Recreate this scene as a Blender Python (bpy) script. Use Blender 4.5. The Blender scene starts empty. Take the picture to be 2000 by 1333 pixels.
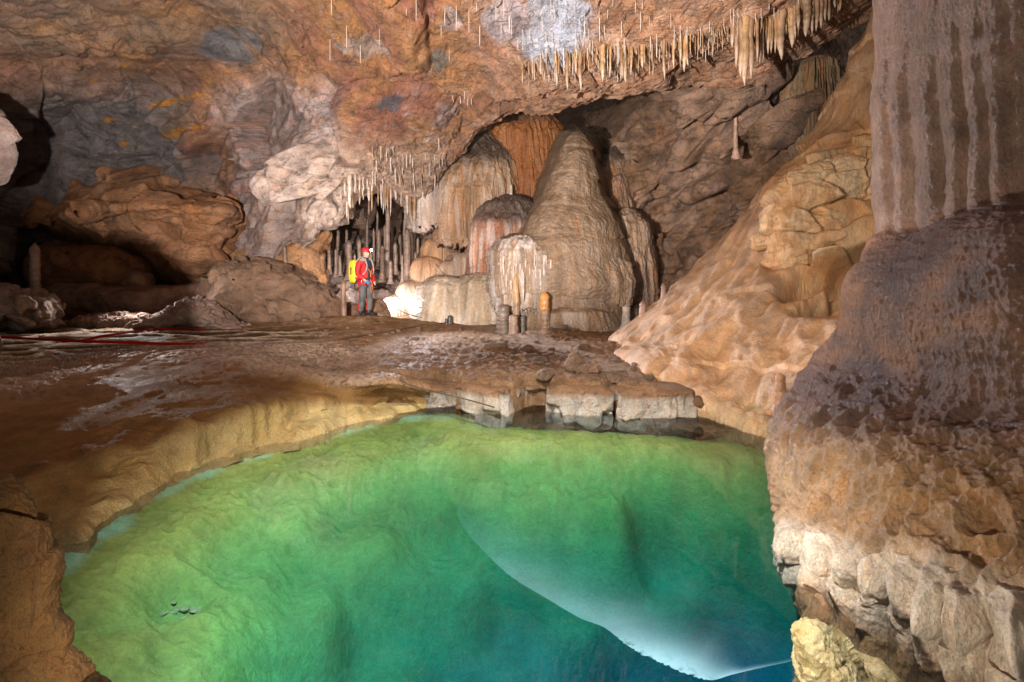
import bpy, bmesh, math, random
import numpy as np
from mathutils import Vector
rng = np.random.default_rng(7)
random.seed(7)
SC = bpy.context.scene
COL = SC.collection
# ---------------------------------------------------------------- camera model (level camera, 18 mm, eye 1.3 m above the mud floor)
FPX, CX, HY, CZ = 1000.0, 1000.0, 534.0, 1.3
WATER_Z = -0.5
SAT = 1.14
def at(px, py, Y):
    """a point of the cave at distance Y (metres ahead of the tripod)"""
    return np.array([(px-CX)/FPX*Y, Y, CZ+(HY-py)/FPX*Y])
def floor_pt(px, py, z=0.0):
    Y = (CZ-z)*FPX/(py-HY)
    return np.array([(px-CX)/FPX*Y, Y, z])
# ---------------------------------------------------------------- noise
U = np.uint32
def _hash(ix, iy, iz, s):
    h = ix.astype(U)*U(374761393) + iy.astype(U)*U(668265263) + iz.astype(U)*U(2246822519) + U((s*3266489917) & 0xffffffff)
    h = (h ^ (h >> U(15)))*U(2246822519)
    h = (h ^ (h >> U(13)))*U(3266489917)
    return h ^ (h >> U(16))
def perlin(P, seed=0):
    P = np.asarray(P, dtype=np.float32)
    I = np.floor(P).astype(np.int64)
    f = P - I
    I = (I & 0xffffffff).astype(np.uint32)
    w = f*f*f*(f*(f*6-15)+10)
    out = np.zeros(len(P), np.float32)
    for dx in (0, 1):
        wx = w[:, 0] if dx else 1-w[:, 0]
        for dy in (0, 1):
            wy = w[:, 1] if dy else 1-w[:, 1]
            for dz in (0, 1):
                wz = w[:, 2] if dz else 1-w[:, 2]
                h = _hash(I[:, 0]+U(dx), I[:, 1]+U(dy), I[:, 2]+U(dz), seed)
                gx = (h & U(1023)).astype(np.float32)/511.5-1
                gy = ((h >> U(10)) & U(1023)).astype(np.float32)/511.5-1
                gz = ((h >> U(20)) & U(1023)).astype(np.float32)/511.5-1
                out += wx*wy*wz*(gx*(f[:, 0]-dx)+gy*(f[:, 1]-dy)+gz*(f[:, 2]-dz))
    return out
def fbm(P, scale=1.0, octv=4, seed=0, gain=0.5, ridged=False):
    P = np.asarray(P, np.float32)*scale
    a, out, tot = 1.0, 0, 0
    for k in range(octv):
        n = perlin(P+k*17.3, seed+k*31)
        if ridged: n = 1-2*np.abs(n)*1.6
        out = out+a*n; tot += a
        a *= gain; P = P*2.03
    return out/tot
def facet(P, seed=0, tilt=1.0):
    """cells with a tilted flat face each: (height, distance to the cell border, a random number of the cell)"""
    P = np.asarray(P, np.float32)
    I = np.floor(P).astype(np.int64)
    n = len(P)
    f1 = np.full(n, 9e9, np.float32); f2 = f1.copy(); val = np.zeros(n, np.float32); rid = np.zeros(n, np.float32)
    for dx in (-1, 0, 1):
        for dy in (-1, 0, 1):
            for dz in (-1, 0, 1):
                c = I+np.array([dx, dy, dz])
                cu = (c & 0xffffffff).astype(np.uint32)
                h = _hash(cu[:, 0], cu[:, 1], cu[:, 2], seed)
                h2 = _hash(cu[:, 0], cu[:, 1], cu[:, 2], seed+77)
                q = np.stack([(h & U(1023)), ((h >> U(10)) & U(1023)), ((h >> U(20)) & U(1023))], 1).astype(np.float32)/1023
                d = P-(c+0.12+0.76*q)
                dd = (d*d).sum(1)
                g = np.stack([(h2 & U(1023)), ((h2 >> U(10)) & U(1023)), ((h2 >> U(20)) & U(1023))], 1).astype(np.float32)/511.5-1
                v = (d*g).sum(1)*tilt+(h2 >> U(22)).astype(np.float32)/1023-0.5
                m = dd < f1
                f2 = np.where(m, f1, np.minimum(f2, dd))
                f1 = np.where(m, dd, f1); val = np.where(m, v, val); rid = np.where(m, (h2 >> U(12) & U(255)).astype(np.float32)/255, rid)
    return val, np.sqrt(f2)-np.sqrt(f1), rid
def vnoise(P, scale, amt, seed):
    return np.stack([fbm(P, scale, 2, seed+i*101) for i in range(3)], 1)*amt
def sstep(a, b, x):
    t = np.clip((x-a)/(b-a), 0, 1); return t*t*(3-2*t)
def mixc(a, b, t):
    t = np.asarray(t)[:, None]
    return np.asarray(a)*(1-t)+np.asarray(b)*t
# bedding of the limestone: planes rising to the right on the side wall, running back on the roof
NB = np.array([-0.36, 0.24, 0.90]); NB = NB/np.linalg.norm(NB)
T1 = np.cross(NB, [0, 1, 0]); T1 /= np.linalg.norm(T1); T2 = np.cross(NB, T1)
def bedding(P, sn=3.0):
    P = np.asarray(P)
    return np.stack([P@T1, P@T2, (P@NB)*sn], 1)
# ---------------------------------------------------------------- interpolation of control rows
def cr_weights(n, m, t=None):
    W = np.zeros((m, n))
    ts = np.linspace(0, n-1, m) if t is None else t
    for k, x in enumerate(ts):
        i = min(int(x), n-2); f = x-i
        w = (-.5*f+f*f-.5*f**3, 1-2.5*f*f+1.5*f**3, .5*f+2*f*f-1.5*f**3, -.5*f*f+.5*f**3)
        for j, ww in zip((i-1, i, i+1, i+2), w):
            W[k, min(max(j, 0), n-1)] += ww
    return W
def smooth_line(pts, m, closed=False):
    pts = np.asarray(pts, float)
    if closed:
        n = len(pts)
        ext = np.concatenate([pts[-2:], pts, pts[:3]])
        t = 2+np.linspace(0, n, m, endpoint=False)
        return cr_weights(len(ext), m, t) @ ext
    return cr_weights(len(pts), m) @ pts
# ---------------------------------------------------------------- mesh building
def link(o, parent=None):
    COL.objects.link(o)
    if parent is not None: o.parent = parent
    return o
def mesh_data(name, V, F, mat=None, col=None, smooth=True):
    V = np.asarray(V, np.float32); F = np.asarray(F, np.int32)
    me = bpy.data.meshes.new(name)
    k = F.shape[1]
    me.vertices.add(len(V)); me.vertices.foreach_set('co', V.ravel())
    me.loops.add(F.size); me.loops.foreach_set('vertex_index', F.ravel())
    me.polygons.add(len(F))
    me.polygons.foreach_set('loop_start', np.arange(0, F.size, k, dtype=np.int32))
    me.polygons.foreach_set('loop_total', np.full(len(F), k, np.int32))
    me.polygons.foreach_set('use_smooth', np.full(len(F), smooth, bool))
    if col is not None:
        ca = me.color_attributes.new('Col', 'FLOAT_COLOR', 'POINT')
        c = np.ones((len(V), 4), np.float32); col = np.asarray(col); lum = col.mean(1, keepdims=True); c[:, :3] = np.clip(lum+(col-lum)*SAT, 0.004, 0.9)
        ca.data.foreach_set('color', c.ravel())
    me.update(calc_edges=True); me.validate()
    if mat: me.materials.append(mat)
    return me
def tag(o, label=None, cat=None, group=None, kind=None):
    if label: o['label'] = label
    if cat: o['category'] = cat
    if group: o['group'] = group
    if kind: o['kind'] = kind
    return o
def obj(name, V, F, mat, col=None, parent=None, base=True, smooth=True, loc=None):
    """one mesh object; vertices are given in world space and re-based on the thing's foot"""
    V = np.asarray(V, float)
    if loc is None:
        loc = np.zeros(3)
        if base and parent is None:
            loc = np.array([V[:, 0].mean(), V[:, 1].mean(), V[:, 2].min()])
        if parent is not None: loc = np.array(parent.location)
    o = bpy.data.objects.new(name, mesh_data(name, V-loc, F, mat, col, smooth))
    if parent is None: o.location = loc
    return link(o, parent)
def empty(name, loc):
    o = bpy.data.objects.new(name, None); o.location = loc; o.empty_display_size = .2
    return link(o)
def grid_faces(nv, nu, wrap=False):
    i = np.arange(nv*nu).reshape(nv, nu)
    if wrap:
        i = np.concatenate([i, i[:, :1]], 1)
    a, b, c, d = i[:-1, :-1], i[:-1, 1:], i[1:, 1:], i[1:, :-1]
    return np.stack([a, b, c, d], -1).reshape(-1, 4)
def grid_normals(G, wrap=False):
    if wrap:
        E = np.concatenate([G[:, -1:], G, G[:, :1]], 1)
        du = (E[:, 2:]-E[:, :-2])
    else:
        du = np.gradient(G, axis=1)
    dv = np.gradient(G, axis=0)
    n = np.cross(du, dv)
    l = np.linalg.norm(n, axis=-1, keepdims=True)
    return n/np.maximum(l, 1e-9)
EYE = np.array([0, 0, CZ])
def face_eye(N, P):
    s = np.sign(((EYE-P)*N).sum(-1).mean())
    return N*(s if s else 1)
class Sheet:
    """a rock surface through rows of control points; rows[r][c] = (px, py, Y) of the bare form, then weathered along its normal"""
    def __init__(self, rows, nu, nv, tu=None, tv=None, world=False):
        C = np.array([[p if world else at(*p) for p in r] for r in rows])
        Wv, Wu = cr_weights(C.shape[0], nv, tv), cr_weights(C.shape[1], nu, tu)
        self.G = np.einsum('vr,rck,uc->vuk', Wv, C, Wu)
        self.nu, self.nv = nu, nv
        self.uv = np.stack(np.meshgrid(np.linspace(0, 1, nu), np.linspace(0, 1, nv)), -1).reshape(-1, 2)
    @property
    def P(self): return self.G.reshape(-1, 3)
    def normals(self): return face_eye(grid_normals(self.G).reshape(-1, 3), self.P)
    def push(self, d, N=None, blur=1):
        N = self.normals() if N is None else N
        D = np.asarray(d, float).reshape(self.nv, self.nu)
        for _ in range(blur):
            D = np.pad(D, 1, mode='edge'); D = (D[:-2]+2*D[1:-1]+D[2:])/4; D = (D[:, :-2]+2*D[:, 1:-1]+D[:, 2:])/4
        d = D.ravel()
        self.G = (self.P+N*np.asarray(d)[:, None]).reshape(self.G.shape)
    def build(self, name, mat, col, parent=None, base=True):
        self.o = obj(name, self.P, grid_faces(self.nv, self.nu), mat, col, parent, base)
        return self.o
    def find(self, px, py):
        """the nearest surface point seen in the direction (px, py)"""
        P = self.P; Y = np.maximum(P[:, 1], .3)
        x = CX+P[:, 0]/Y*FPX; y = HY-(P[:, 2]-CZ)/Y*FPX
        d = (x-px)**2+(y-py)**2+(Y*2)**2*0.2
        return P[np.argmin(d)]
def vert_normals(V, F):
    V = np.asarray(V); F = np.asarray(F)
    if F.shape[1] == 4: n = np.cross(V[F[:, 2]]-V[F[:, 0]], V[F[:, 3]]-V[F[:, 1]])
    else: n = np.cross(V[F[:, 1]]-V[F[:, 0]], V[F[:, 2]]-V[F[:, 0]])
    out = np.zeros_like(V)
    for k in range(F.shape[1]):
        for a in range(3): out[:, a] += np.bincount(F[:, k], n[:, a], len(V))
    return out/np.maximum(np.linalg.norm(out, axis=1, keepdims=True), 1e-9)
_ico = {}
def ico(n):
    if n not in _ico:
        bm = bmesh.new(); bmesh.ops.create_icosphere(bm, subdivisions=n, radius=1)
        V = np.array([v.co[:] for v in bm.verts]); F = np.array([[v.index for v in f.verts] for f in bm.faces]); bm.free()
        _ico[n] = (V/np.linalg.norm(V, axis=1, keepdims=True), F)
    return _ico[n]
def boulder_mesh(size, seed, planes=13, sharp=14, rough=.05, n=5, flat=0.0):
    """broken block: the inside of random planes, edges worn round"""
    D, F = ico(n)
    r = np.random.default_rng(seed)
    N = r.normal(size=(planes, 3)); N /= np.linalg.norm(N, axis=1, keepdims=True)
    h = r.uniform(.72, 1.05, planes)
    N = np.concatenate([N, [[0, 0, -1], [0, 0, 1], [1, 0, 0], [-1, 0, 0], [0, 1, 0], [0, -1, 0]]]); h = np.concatenate([h, [.9]*6])
    s = np.clip(D@N.T/h, 0, None)
    rad = (s**sharp).sum(1)**(-1/sharp)
    V = D*rad[:, None]
    V = V+D*(fbm(V, 1.7, 5, seed)*rough*3+facet(V*2.3, seed)[0]*rough)[:, None]
    return V*np.asarray(size), F
def rot_z(V, a):
    c, s = math.cos(a), math.sin(a)
    V = np.asarray(V); return np.stack([V[:, 0]*c-V[:, 1]*s, V[:, 0]*s+V[:, 1]*c, V[:, 2]], 1)
def rot_y(V, a):
    c, s = math.cos(a), math.sin(a)
    V = np.asarray(V); return np.stack([V[:, 0]*c+V[:, 2]*s, V[:, 1], -V[:, 0]*s+V[:, 2]*c], 1)
def rot_x(V, a):
    c, s = math.cos(a), math.sin(a)
    V = np.asarray(V); return np.stack([V[:, 0], V[:, 1]*c-V[:, 2]*s, V[:, 1]*s+V[:, 2]*c], 1)
def mound(outline, apex, Y, front, back, na=220, nr=60, world=None):
    """a solid block of rock of the given outline, standing at Y, bulging toward and away from the viewer around its apex"""
    O = smooth_line(outline, na, True)
    Op = np.stack([at(x, y, Y) for x, y in O]); A = at(apex[0], apex[1], Y)
    s = np.sin(np.linspace(0.02, math.pi/2, nr))
    rows = []
    for k in s: rows.append(A+(Op-A)*k-np.array([0, front*math.sqrt(max(0, 1-k*k)), 0]))
    for k in s[::-1][1:]: rows.append(A+(Op-A)*k+np.array([0, back*math.sqrt(max(0, 1-k*k)), 0]))
    G = np.array(rows)
    V = G.reshape(-1, 3); F = grid_faces(G.shape[0], na, True)
    return V, F
def lathe(profile, nt, nz, centre, fn=None, t0=0, t1=2*math.pi):
    """turned form: profile [(r, z)...] bottom to top, fn(theta, z, r) -> radius"""
    pr = np.asarray(profile, float)
    pr = smooth_line(pr, nz)
    th = np.linspace(t0, t1, nt, endpoint=False)
    R = np.repeat(pr[:, 0][:, None], nt, 1); Z = np.repeat(pr[:, 1][:, None], nt, 1); T = np.repeat(th[None], nz, 0)
    if fn is not None:
        res = fn(T, Z, R)
        R, Z = res if isinstance(res, tuple) else (res, Z)
    G = np.stack([centre[0]+R*np.cos(T), centre[1]+R*np.sin(T), centre[2]+Z], -1)
    return G.reshape(-1, 3), grid_faces(nz, nt, True), T.ravel(), Z.ravel()
def copy_tree(o, parent=None):
    c = o.copy(); COL.objects.link(c)
    if parent is not None: c.parent = parent
    for ch in list(o.children): copy_tree(ch, c)
    return c
# ---------------------------------------------------------------- materials
def _n(nt, t, **kw):
    n = nt.nodes.new(t)
    for k, v in kw.items():
        if k in n.inputs: n.inputs[k].default_value = v
        else: setattr(n, k, v)
    return n
def rock_mat(name, stretch=(1, 1, 1), scale=9.0, bump=.6, dist=.02, rough=(.55, .85), vary=.55, tint=(.55, .42, .32), spec=.35, pits=0.0, wetscale=2.0, rot=(0, 0, 0), coat=0.0, fine=1.0, base=None, grit=.3, seams=0.0):
    m = bpy.data.materials.new(name); m.use_nodes = True
    nt = m.node_tree; L = nt.links.new
    for n in list(nt.nodes): nt.nodes.remove(n)
    out = _n(nt, 'ShaderNodeOutputMaterial'); p = _n(nt, 'ShaderNodeBsdfPrincipled')
    L(p.outputs[0], out.inputs[0])
    tc = _n(nt, 'ShaderNodeTexCoord'); mp = _n(nt, 'ShaderNodeMapping')
    mp.inputs['Scale'].default_value = stretch; mp.inputs['Rotation'].default_value = rot
    L(tc.outputs['Object'], mp.inputs[0])
    at_ = _n(nt, 'ShaderNodeAttribute', attribute_name='Col')
    n1 = _n(nt, 'ShaderNodeTexNoise', Scale=scale*.35, Detail=7, Roughness=.62)
    n2 = _n(nt, 'ShaderNodeTexNoise', Scale=scale*3.6, Detail=8, Roughness=.72)
    n3 = _n(nt, 'ShaderNodeTexNoise', Scale=scale*.9, Detail=8, Roughness=.68)
    n4 = _n(nt, 'ShaderNodeTexNoise', Scale=wetscale, Detail=4, Roughness=.6)
    for n in (n1, n2, n3): L(mp.outputs[0], n.inputs['Vector'])
    L(tc.outputs['Object'], n4.inputs['Vector'])
    # brightness mottling of the stone itself
    r1 = _n(nt, 'ShaderNodeMapRange'); r1.inputs[1].default_value = .3; r1.inputs[2].default_value = .7; r1.inputs[3].default_value = 1-vary; r1.inputs[4].default_value = 1+vary
    L(n1.outputs[0], r1.inputs[0])
    r2 = _n(nt, 'ShaderNodeMapRange'); r2.inputs[1].default_value = .28; r2.inputs[2].default_value = .72; r2.inputs[3].default_value = 1-vary*.6; r2.inputs[4].default_value = 1+vary*.6
    L(n2.outputs[0], r2.inputs[0])
    mu = _n(nt, 'ShaderNodeMath', operation='MULTIPLY'); L(r1.outputs[0], mu.inputs[0]); L(r2.outputs[0], mu.inputs[1])
    n5 = _n(nt, 'ShaderNodeTexNoise', Scale=scale*10, Detail=5, Roughness=.75); L(mp.outputs[0], n5.inputs['Vector'])
    r5 = _n(nt, 'ShaderNodeMapRange'); r5.inputs[1].default_value = .32; r5.inputs[2].default_value = .68; r5.inputs[3].default_value = 1-grit*1.2; r5.inputs[4].default_value = 1+grit
    L(n5.outputs[0], r5.inputs[0])
    mu5 = _n(nt, 'ShaderNodeMath', operation='MULTIPLY'); L(mu.outputs[0], mu5.inputs[0]); L(r5.outputs[0], mu5.inputs[1]); mu = mu5
    sm = None
    if seams:
        mp2 = _n(nt, 'ShaderNodeMapping'); mp2.inputs['Rotation'].default_value = (.26, .38, 0); mp2.inputs['Scale'].default_value = (.55, .55, 1.9); L(tc.outputs['Object'], mp2.inputs[0])
        n6 = _n(nt, 'ShaderNodeTexNoise', Scale=scale*.22, Detail=8, Roughness=.58, Distortion=.4); L(mp2.outputs[0], n6.inputs['Vector'])
        a6 = _n(nt, 'ShaderNodeMath', operation='SUBTRACT'); a6.inputs[1].default_value = .5; L(n6.outputs[0], a6.inputs[0])
        b6 = _n(nt, 'ShaderNodeMath', operation='ABSOLUTE'); L(a6.outputs[0], b6.inputs[0])
        sm = _n(nt, 'ShaderNodeMapRange'); sm.inputs[1].default_value = .0; sm.inputs[2].default_value = .014; sm.inputs[3].default_value = 1-seams; sm.inputs[4].default_value = 1
        L(b6.outputs[0], sm.inputs[0])
        mu6 = _n(nt, 'ShaderNodeMath', operation='MULTIPLY'); L(mu.outputs[0], mu6.inputs[0]); L(sm.outputs[0], mu6.inputs[1]); mu = mu6
    vm = _n(nt, 'ShaderNodeVectorMath', operation='SCALE')
    if base is None: L(at_.outputs['Color'], vm.inputs[0])
    else: vm.inputs[0].default_value = base
    L(mu.outputs[0], vm.inputs['Scale'])
    # rusty / pale hue drift
    tr = _n(nt, 'ShaderNodeMapRange'); tr.inputs[1].default_value = .45; tr.inputs[2].default_value = .75; tr.inputs[3].default_value = 0; tr.inputs[4].default_value = .75
    L(n3.outputs[0], tr.inputs[0])
    tv = _n(nt, 'ShaderNodeVectorMath', operation='MULTIPLY'); tv.inputs[1].default_value = (tint[0]*2, tint[1]*2, tint[2]*2)
    L(vm.outputs[0], tv.inputs[0])
    mx = _n(nt, 'ShaderNodeMix', data_type='RGBA'); L(tr.outputs[0], mx.inputs[0]); L(vm.outputs[0], mx.inputs[6]); L(tv.outputs[0], mx.inputs[7])
    L(mx.outputs[2], p.inputs['Base Color'])
    rr = _n(nt, 'ShaderNodeMapRange'); rr.inputs[1].default_value = .35; rr.inputs[2].default_value = .65; rr.inputs[3].default_value = rough[0]; rr.inputs[4].default_value = rough[1]
    L(n4.outputs[0], rr.inputs[0]); L(rr.outputs[0], p.inputs['Roughness'])
    p.inputs['Specular IOR Level'].default_value = spec
    if coat:
        p.inputs['Coat Weight'].default_value = coat; p.inputs['Coat Roughness'].default_value = .22
    h = _n(nt, 'ShaderNodeMath', operation='MULTIPLY_ADD'); h.inputs[1].default_value = .45*fine
    L(n2.outputs[0], h.inputs[0]); L(n3.outputs[0], h.inputs[2])
    last = h.outputs[0]
    h5 = _n(nt, 'ShaderNodeMath', operation='MULTIPLY_ADD'); h5.inputs[1].default_value = .22*fine; L(n5.outputs[0], h5.inputs[0]); L(last, h5.inputs[2]); last = h5.outputs[0]
    if sm is not None:
        h6 = _n(nt, 'ShaderNodeMath', operation='MULTIPLY_ADD'); h6.inputs[1].default_value = .35; L(sm.outputs[0], h6.inputs[0]); L(last, h6.inputs[2]); last = h6.outputs[0]
    if pits:
        vo = _n(nt, 'ShaderNodeTexVoronoi', Scale=scale*3.0); L(mp.outputs[0], vo.inputs['Vector'])
        h2 = _n(nt, 'ShaderNodeMath', operation='MULTIPLY_ADD'); h2.inputs[1].default_value = pits
        L(vo.outputs['Distance'], h2.inputs[0]); L(last, h2.inputs[2]); last = h2.outputs[0]
    b = _n(nt, 'ShaderNodeBump', Strength=bump, Distance=dist); L(last, b.inputs['Height'])
    L(b.outputs[0], p.inputs['Normal'])
    if coat: L(b.outputs[0], p.inputs['Coat Normal'])
    return m
def plain_mat(name, col, rough=.6, spec=.4, vary=.25, scale=30, bump=.2, metal=0.0):
    m = rock_mat(name, scale=scale, bump=bump, dist=.004, rough=(rough*.8, min(1, rough*1.15)), vary=vary, tint=(.5, .48, .46), spec=spec, base=col, grit=.08)
    for n in m.node_tree.nodes:
        if n.type == 'BSDF_PRINCIPLED': n.inputs['Metallic'].default_value = metal
    return m
M_ROCK = rock_mat('limestone', scale=7, bump=1, dist=.10, vary=.5, rough=(.5, .85), grit=.38, seams=.45)
M_BED = rock_mat('bedded_limestone', stretch=(1, 1, 2.6), rot=(.25, .38, 0), scale=5, bump=.75, dist=.04, vary=.45, rough=(.5, .85))
M_FLOW = rock_mat('flowstone', stretch=(1, 1, .16), scale=10, bump=.8, dist=.04, vary=.36, rough=(.36, .65), spec=.45)
M_WETFLOW = rock_mat('wet_flowstone', stretch=(1, 1, .3), scale=11, bump=.55, dist=.022, vary=.3, rough=(.25, .5), spec=.6)
M_PILLAR = rock_mat('glistening_flowstone', stretch=(1, 1, .7), scale=13, bump=.9, dist=.035, vary=.4, rough=(.3, .52), spec=.55, pits=.35, fine=1.1)
M_MUD = rock_mat('cave_mud', scale=12, bump=1, dist=.06, vary=.45, rough=(.7, .95), pits=.3, spec=.15)
M_EARTH = rock_mat('earthy_rock', scale=9, bump=1, dist=.08, vary=.4, rough=(.7, .95))
M_DRIP = rock_mat('dripstone', stretch=(1, 1, .5), scale=14, bump=.5, dist=.012, vary=.35, rough=(.35, .65), spec=.45)
M_BANK = rock_mat('bank_flowstone', stretch=(1, 1, .7), scale=16, bump=.9, dist=.02, vary=.28, rough=(.55, .85), pits=.5, spec=.25)
M_POOLBED = rock_mat('pool_calcite', scale=5, bump=.6, dist=.05, grit=.15, vary=.25, rough=(.7, .9), tint=(.5, .5, .4))
def water_mat():
    m = bpy.data.materials.new('pool_water'); m.use_nodes = True
    nt = m.node_tree; L = nt.links.new
    for n in list(nt.nodes): nt.nodes.remove(n)
    out = _n(nt, 'ShaderNodeOutputMaterial')
    tr = _n(nt, 'ShaderNodeBsdfTransparent'); gl = _n(nt, 'ShaderNodeBsdfGlossy', Roughness=.015)
    fr = _n(nt, 'ShaderNodeFresnel', IOR=1.33)
    no = _n(nt, 'ShaderNodeTexNoise', Scale=1.3, Detail=2); tc = _n(nt, 'ShaderNodeTexCoord'); L(tc.outputs['Object'], no.inputs['Vector'])
    bp = _n(nt, 'ShaderNodeBump', Strength=.05, Distance=.01); L(no.outputs[0], bp.inputs['Height'])
    L(bp.outputs[0], gl.inputs['Normal']); L(bp.outputs[0], fr.inputs['Normal'])
    mx = _n(nt, 'ShaderNodeMixShader'); L(fr.outputs[0], mx.inputs[0]); L(tr.outputs[0], mx.inputs[1]); L(gl.outputs[0], mx.inputs[2])
    L(mx.outputs[0], out.inputs[0])
    ab = _n(nt, 'ShaderNodeVolumeAbsorption', Density=1.0)
    ab.inputs['Color'].default_value = WATER_ABS
    L(ab.outputs[0], out.inputs[1])
    return m
# absorption per metre = 1 - colour
WATER_ABS = (.24, .72, .86, 1)
M_WATER = water_mat()
# ---------------------------------------------------------------- roof and side wall (one continuous vault)
def blobs(P, col, spots, seed):
    w = vnoise(P, 1.1, .55, seed)+vnoise(P, 4.0, .18, seed+5)
    Q = P+w
    for c, rad, cc, k in spots:
        d = np.linalg.norm((Q-np.asarray(c))/np.asarray(rad), axis=1)
        col = mixc(col, cc, k*(1-sstep(.75, 1.1, d)))
    return col
vault_cols = [
 [(-900,700,7.0),(-950,420,7.4),(-950,200,7.2),(-900,50,6.6),(-800,-60,6.2),(-700,-350,5.2),(-500,-1000,3.2),(0,-2900,1.5)],
 [(-420,690,10),(-420,430,10.6),(-420,260,10.4),(-420,110,9.2),(-400,-30,8.0),(-350,-350,5.8),(-250,-1000,3.4),(200,-2900,1.5)],
 [(-110,660,12.4),(-110,440,13),(-110,290,12.6),(-110,130,10.8),(-100,-10,8.9),(-80,-350,6.0),(-40,-1000,3.5),(400,-2900,1.5)],
 [(70,660,14.6),(75,430,15),(80,290,14.6),(80,140,12.2),(80,-10,9.4),(90,-350,6.1),(120,-1000,3.5),(500,-2900,1.5)],
 [(225,660,16),(225,430,16.2),(228,285,15.6),(232,150,13.6),(232,-10,9.7),(240,-350,6.1),(270,-1000,3.5),(600,-2900,1.5)],
 [(385,660,16.2),(388,440,15.8),(390,300,14.9),(392,150,13.5),(392,-10,9.7),(400,-350,6.1),(420,-1000,3.5),(700,-2900,1.5)],
 [(500,640,17),(512,470,15.0),(520,310,13.7),(520,160,12.7),(520,-10,9.6),(520,-350,6.1),(530,-1000,3.5),(760,-2900,1.5)],
 [(585,560,17),(600,470,14.4),(612,330,13.2),(618,175,12.2),(620,-10,9.4),(620,-350,6.1),(630,-1000,3.5),(820,-2900,1.5)],
 [(636,440,16.5),(656,402,13.9),(682,330,13.2),(698,185,12.0),(700,-10,9.2),(700,-350,6.0),(710,-1000,3.5),(880,-2900,1.5)],
 [(730,376,16.8),(745,350,14.4),(758,296,13.6),(770,185,12.0),(780,-10,9.0),(780,-350,6.0),(790,-1000,3.45),(920,-2900,1.5)],
 [(822,405,16.8),(828,378,14.7),(838,290,13.8),(850,185,11.8),(860,-10,8.9),(860,-350,5.9),(860,-1000,3.45),(960,-2900,1.5)],
 [(872,330,15.6),(884,288,14.2),(902,228,13.2),(925,152,11.2),(940,-10,8.7),(940,-350,5.9),(940,-1000,3.4),(1000,-2900,1.5)],
 [(985,232,14),(992,208,12.4),(1000,190,11.2),(1005,130,9.9),(1010,-10,8.5),(1010,-350,5.8),(1010,-1000,3.4),(1040,-2900,1.5)],
 [(1075,225,12.8),(1080,200,11.5),(1086,180,10.6),(1092,115,9.3),(1100,-10,8.3),(1100,-350,5.8),(1090,-1000,3.4),(1080,-2900,1.5)],
 [(1205,200,12.2),(1202,180,11.0),(1200,158,10.2),(1200,95,9.1),(1200,-10,8.2),(1200,-350,5.7),(1190,-1000,3.4),(1140,-2900,1.5)],
 [(1340,175,11.8),(1335,150,10.6),(1330,120,9.8),(1330,76,8.95),(1330,-20,8.1),(1330,-350,5.7),(1310,-1000,3.35),(1200,-2900,1.5)],
 [(1490,140,11.2),(1475,112,10.1),(1462,82,9.4),(1450,46,8.7),(1450,-30,8.0),(1450,-350,5.6),(1430,-1000,3.3),(1280,-2900,1.5)],
 [(1640,62,10.8),(1625,40,9.8),(1612,18,9.1),(1600,-12,8.5),(1590,-80,7.8),(1580,-370,5.6),(1560,-1000,3.3),(1360,-2900,1.5)],
 [(1800,-10,10.6),(1785,-30,9.6),(1765,-55,9.0),(1750,-90,8.4),(1740,-150,7.6),(1740,-400,5.6),(1720,-1000,3.3),(1450,-2900,1.5)],
 [(2100,-60,10.4),(2090,-90,9.4),(2060,-120,8.8),(2050,-150,8.2),(2040,-210,7.4),(2040,-450,5.6),(2000,-1000,3.3),(1600,-2900,1.5)],
 [(2600,-60,9.4),(2600,-90,8.8),(2600,-120,8.2),(2600,-150,7.6),(2600,-210,7.0),(2600,-450,5.4),(2500,-1000,3.2),(1900,-2900,1.5)],
]
rows = [[c[r] for c in vault_cols] for r in range(8)]
tv = np.concatenate([np.linspace(0, 4.3, 560), np.linspace(4.3, 7, 60)[1:]])
tu = np.concatenate([np.linspace(0, 2, 40)[:-1], np.linspace(2, 18, 900), np.linspace(18, 20, 24)[1:]])
vault = Sheet(rows, len(tu), len(tv), tu, tv)
P = vault.P
px = CX+P[:, 0]/np.maximum(P[:, 1], .5)*FPX; py = HY-(P[:, 2]-CZ)/np.maximum(P[:, 1], .5)*FPX
Pw = P+vnoise(P, .5, .35, 3)
v1, e1, id1 = facet(bedding(Pw, 1.9)*.33, 11)
v2, e2, id2 = facet(bedding(P+vnoise(P, 1.3, .25, 8), 2.6)*1.15, 12)
v3, e3, _ = facet(bedding(P+vnoise(P, 2.6, .15, 9), 2.2)*3.2, 13)
smoothpart = sstep(640, 760, px)*sstep(150, 330, py)             # the draped part over the grotto is smoother
big = 1-.75*smoothpart
lobe = sstep(900, 1100, px)*.45
lw0 = (1-sstep(560, 660, px))*sstep(100, 200, py)              # the planar side wall
rug = fbm(P, .35, 2, 24)
v4, e4, _ = facet(bedding(P+vnoise(P, 5, .06, 10), 1.8)*6.5, 14)
d = (1-.6*lw0)*(.022*v4*big+.030*fbm(bedding(P, 1.6), 6.5, 4, 27, ridged=True))+big*(1-lobe)*(.62*v1*(.4+.6*sstep(0, .22, e1))+(.20-.11*lw0)*v2*sstep(-.3, .2, rug))+(.06-.02*lw0)*v3*big*sstep(-.35, .15, rug)+fbm(P, .9, 3, 21)*.16+fbm(bedding(P, 2.5), 2.2, 6, 22, ridged=True)*.045*(1-.6*lw0)-.10*np.exp(-e1/.02)*big-.035*np.exp(-e2/.03)*big*(1-.6*lw0)
v5, e5, id5 = facet(bedding(P+vnoise(P, .5, .2, 16), 1.35)*.40, 15)
v6, e6, id6 = facet(bedding(P+vnoise(P, 1.2, .12, 17), 2.2)*.95, 18)
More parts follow.
